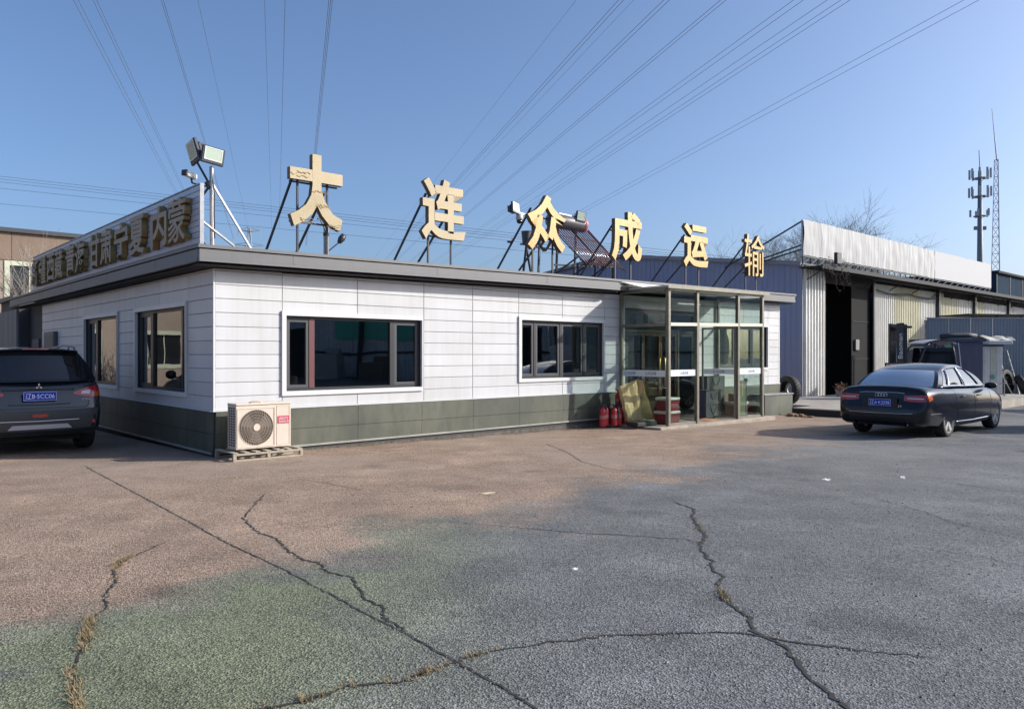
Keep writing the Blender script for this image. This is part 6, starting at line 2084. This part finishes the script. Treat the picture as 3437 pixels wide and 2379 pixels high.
for i, (x, y, h) in enumerate(((-27.0, 37, 8.0), (-24.0, 37, 8.5), (-22.0, 37, 10.0), (-20.6, 36, 8.5))):
    bare_tree(['thin bare tree at the far left edge before the tan building', 'second thin bare tree before the tan building window', 'thin bare sapling whose twigs top the tan building eave', 'low bare sapling behind the left end of the sign board'][i],
              (x, y, GZR), h, 40 + i, .40, 4, .06, 4, 'bare_sapling', 'bare saplings before the tan building')

# ------------------------------------------------------------------ tan building on the far left
TANU = streak_paint('tan_brown_render', (0.20, 0.145, 0.105), (0.14, 0.105, 0.08), 0.8, 0.5)
TANL = streak_paint('pinkish_render', (0.33, 0.265, 0.21), (0.23, 0.19, 0.15), 0.85, 0.5)
tb = thing('tan_building', 'two storey tan rendered building with dark eave behind bare saplings', 'building', L(-45, 35.5, GZR), TH)
BLN = 62
wins = [(x, x + 1.9, 4.75, 6.5) for x in (20.0, 24.5, 29.0, 33.5, 38.0, 42.5, 47.9, 52.5)] + [(x, x + 1.9, 1.2, 3.0) for x in (20.0, 24.5, 29.0, 33.5, 38.0, 42.5, 47.9, 52.5)]
rects = [(0, BLN, 0, 6.75)]
for w in wins:
    rects = subtract(rects, w)
m = MB()
for r in rects:
    m.add([(r[0], 0, r[2]), (r[1], 0, r[2]), (r[1], 0, r[3]), (r[0], 0, r[3])], [(0, 1, 2, 3)])
for a, b, c, d in wins:
    vs = [(a, 0, c), (b, 0, c), (b, 0, d), (a, 0, d), (a, .25, c), (b, .25, c), (b, .25, d), (a, .25, d)]
    m.add(vs, [(0, 1, 5, 4), (1, 2, 6, 5), (2, 3, 7, 6), (3, 0, 4, 7)])
m.box(0, BLN, .3, 10, 0, 6.7)
m.build('wall', TANL, tb)
for i in range(21):
    m = MB(); m.box(i * 3 + .012, i * 3 + 2.988, -.06, .1, 6.76, 8.2); m.build('fascia_panel', TANU, tb)
m = MB(); m.box(-.3, BLN + .3, -.25, 10, 8.205, 8.42); m.build('roof_edge', mat('dark_roof_edge', (0.045, 0.05, 0.06), 0.6), tb)
CRM = mat('cream_window_surround', (0.50, 0.52, 0.40), 0.6); 
for a, b, c, d in wins:
    m = MB(); m.frame(a - .22, b + .22, c - .22, d + .22, .24, -.05, -.002); f = m.build('window', CRM, tb)
    m = MB(); m.box(a + .03, b - .03, .2, .21, c + .03, d - .03); m.build('pane', CARGL, f)
    m = MB(); m.box((a + b) / 2 - .03, (a + b) / 2 + .03, .15, .195, c + .02, d - .02); m.build('mullion', CRM, f)

# louvred shed at the far end of the office's left side
lv = thing('louvred_shed', 'grey shed of vertical louvres beyond the office side wall', 'shed', L(-.15, 15.0, -.05), TH - R(90))
m = MB(); m.box(-3.0, 0, .06, 2.5, 0, 3.3); m.build('shed_body', mat('shed_dark', (0.05, 0.05, 0.055), 0.7), lv)
for i in range(14):
    m = MB(); m.box(-2.95 + i * .21, -2.84 + i * .21, .0, .055, .1, 3.0); m.build('louvre', mat('louvre_grey', (0.26, 0.26, 0.26), 0.5), lv)
m = MB(); m.box(-3.05, .05, -.1, 2.5, 3.302, 3.42); m.build('shed_roof', FASC, lv)
m = MB(); m.box(.02, 2.6, .35, .45, 0, 3.1); m.build('link_wall', mat('shed_dark', (0.05, 0.05, 0.055), 0.7), lv)
m = MB(); m.box(.5, 1.4, .30, .345, .05, 2.1); m.build('shed_door', mat('shed_door_grey', (0.09, 0.09, 0.095), 0.6), lv)
# dry hedge and logs beyond the SUV
hd = MB(); rr = random.Random(77)
for k in range(500):
    x, y = rr.uniform(-4, 4), rr.gauss(0, .5); z = 0
    hd.path([(x, y, 0), (x + rr.gauss(0, .15), y + rr.gauss(0, .15), rr.uniform(.5, 1.1)), (x + rr.gauss(0, .4), y + rr.gauss(0, .3), rr.uniform(1.0, 2.3))], .014, 3, r_end=.004)
ho = hd.build('dry_hedge', BARK, loc=(-17.2, 24.5, -.2), rotz=.2); tag(ho, 'brown leafless hedge behind the SUV roof at the left edge', 'hedge', kind='stuff')

# ------------------------------------------------------------------ yard hall opposite, seen only in the window glass, and the trailer whose shade falls by the sedan
oh = thing('open_yard_hall', 'grey corrugated hall with a green band across the yard, reflected in the windows', 'hall', (30.0, 6.0, -0.05), R(-90))
for i in range(27):
    corr(-20 + i * 1.5 + 0, -20 + i * 1.5 + 1.498, 0, 6.5, mat('hall_grey_sheet', (0.72, 0.72, 0.70), 0.6, var=0.2), oh, .25, .06, 0, 'hall_sheet')
m = MB(); m.box(-1.5, 3.6, -.12, -.07, 2.5, 3.7); m.build('green_band', mat('green_banner', (0.14, 0.62, 0.42), 0.6), oh)
m = MB(); m.box(-20.3, 20.8, -.8, 6, 6.5, 6.7); m.build('hall_roof', DKROOF, oh)
for z in (1.7, 4.2):
    m = MB(); m.box(-20, 20.4, -.16, -.08, z, z + .14); m.build('hall_girt', BLACKM, oh)
for x0_, x1_ in ((-9, -5), (5, 8.5), (11, 13)):
    m = MB(); m.box(x0_, x1_, -.14, -.065, 0, 3.3); m.build('hall_door', DKROOF, oh)
rr = random.Random(9)
for k in range(9):
    x = -14 + k * 3.4 + rr.uniform(-.8, .8); w_ = rr.uniform(.8, 1.6); h_ = rr.uniform(.7, 2.1)
    m = MB(); m.cbox(x, x + w_, -2.6 - rr.random(), -1.4, 0, h_, .04); m.cbox(x + .1, x + w_ * .6, -2.3, -1.5, h_ + .002, h_ + rr.uniform(.2, .8), .03)
    m.build('stacked_goods', mat('goods_grey_%d' % (k % 3), ((.3, .3, .29), (.16, .12, .09), (.45, .44, .4))[k % 3], 0.8), oh)
for x in (-16, -10, -4, 2, 8, 14, 19):
    m = MB(); m.box(x - .15, x + .15, -.5, -.2, 0, 6.5); m.build('hall_post', BLACKM, oh)
tl = thing('box_trailer', 'white box trailer parked just beyond the right edge of view', 'trailer', (13.9, 17.4, gz(17.4)), R(-4))
m = MB(); m.cbox(0, 5.5, -.95, 1.1, .55, 2.05, .04); m.build('cargo_box', mat('trailer_white', (0.65, 0.65, 0.63), 0.5), tl)
for x in (1.0, 4.4):
    for y in (-.9, 1.05):
        m = MB(); m.lathe([(0, -.12), (.38, -.12), (.42, -.08), (.42, .08), (.38, .12), (0, .12)], 24, (x, y, .42), 'y'); m.build('wheel', TYRE, tl, smooth=True, angle=45)
m = MB(); m.box(.1, 5.4, -.4, .5, .40, .549); m.bar((0, 0, .5), (-.0, 0, .5), .1, .1) if False else None; m.build('underframe', BLACKM, tl)
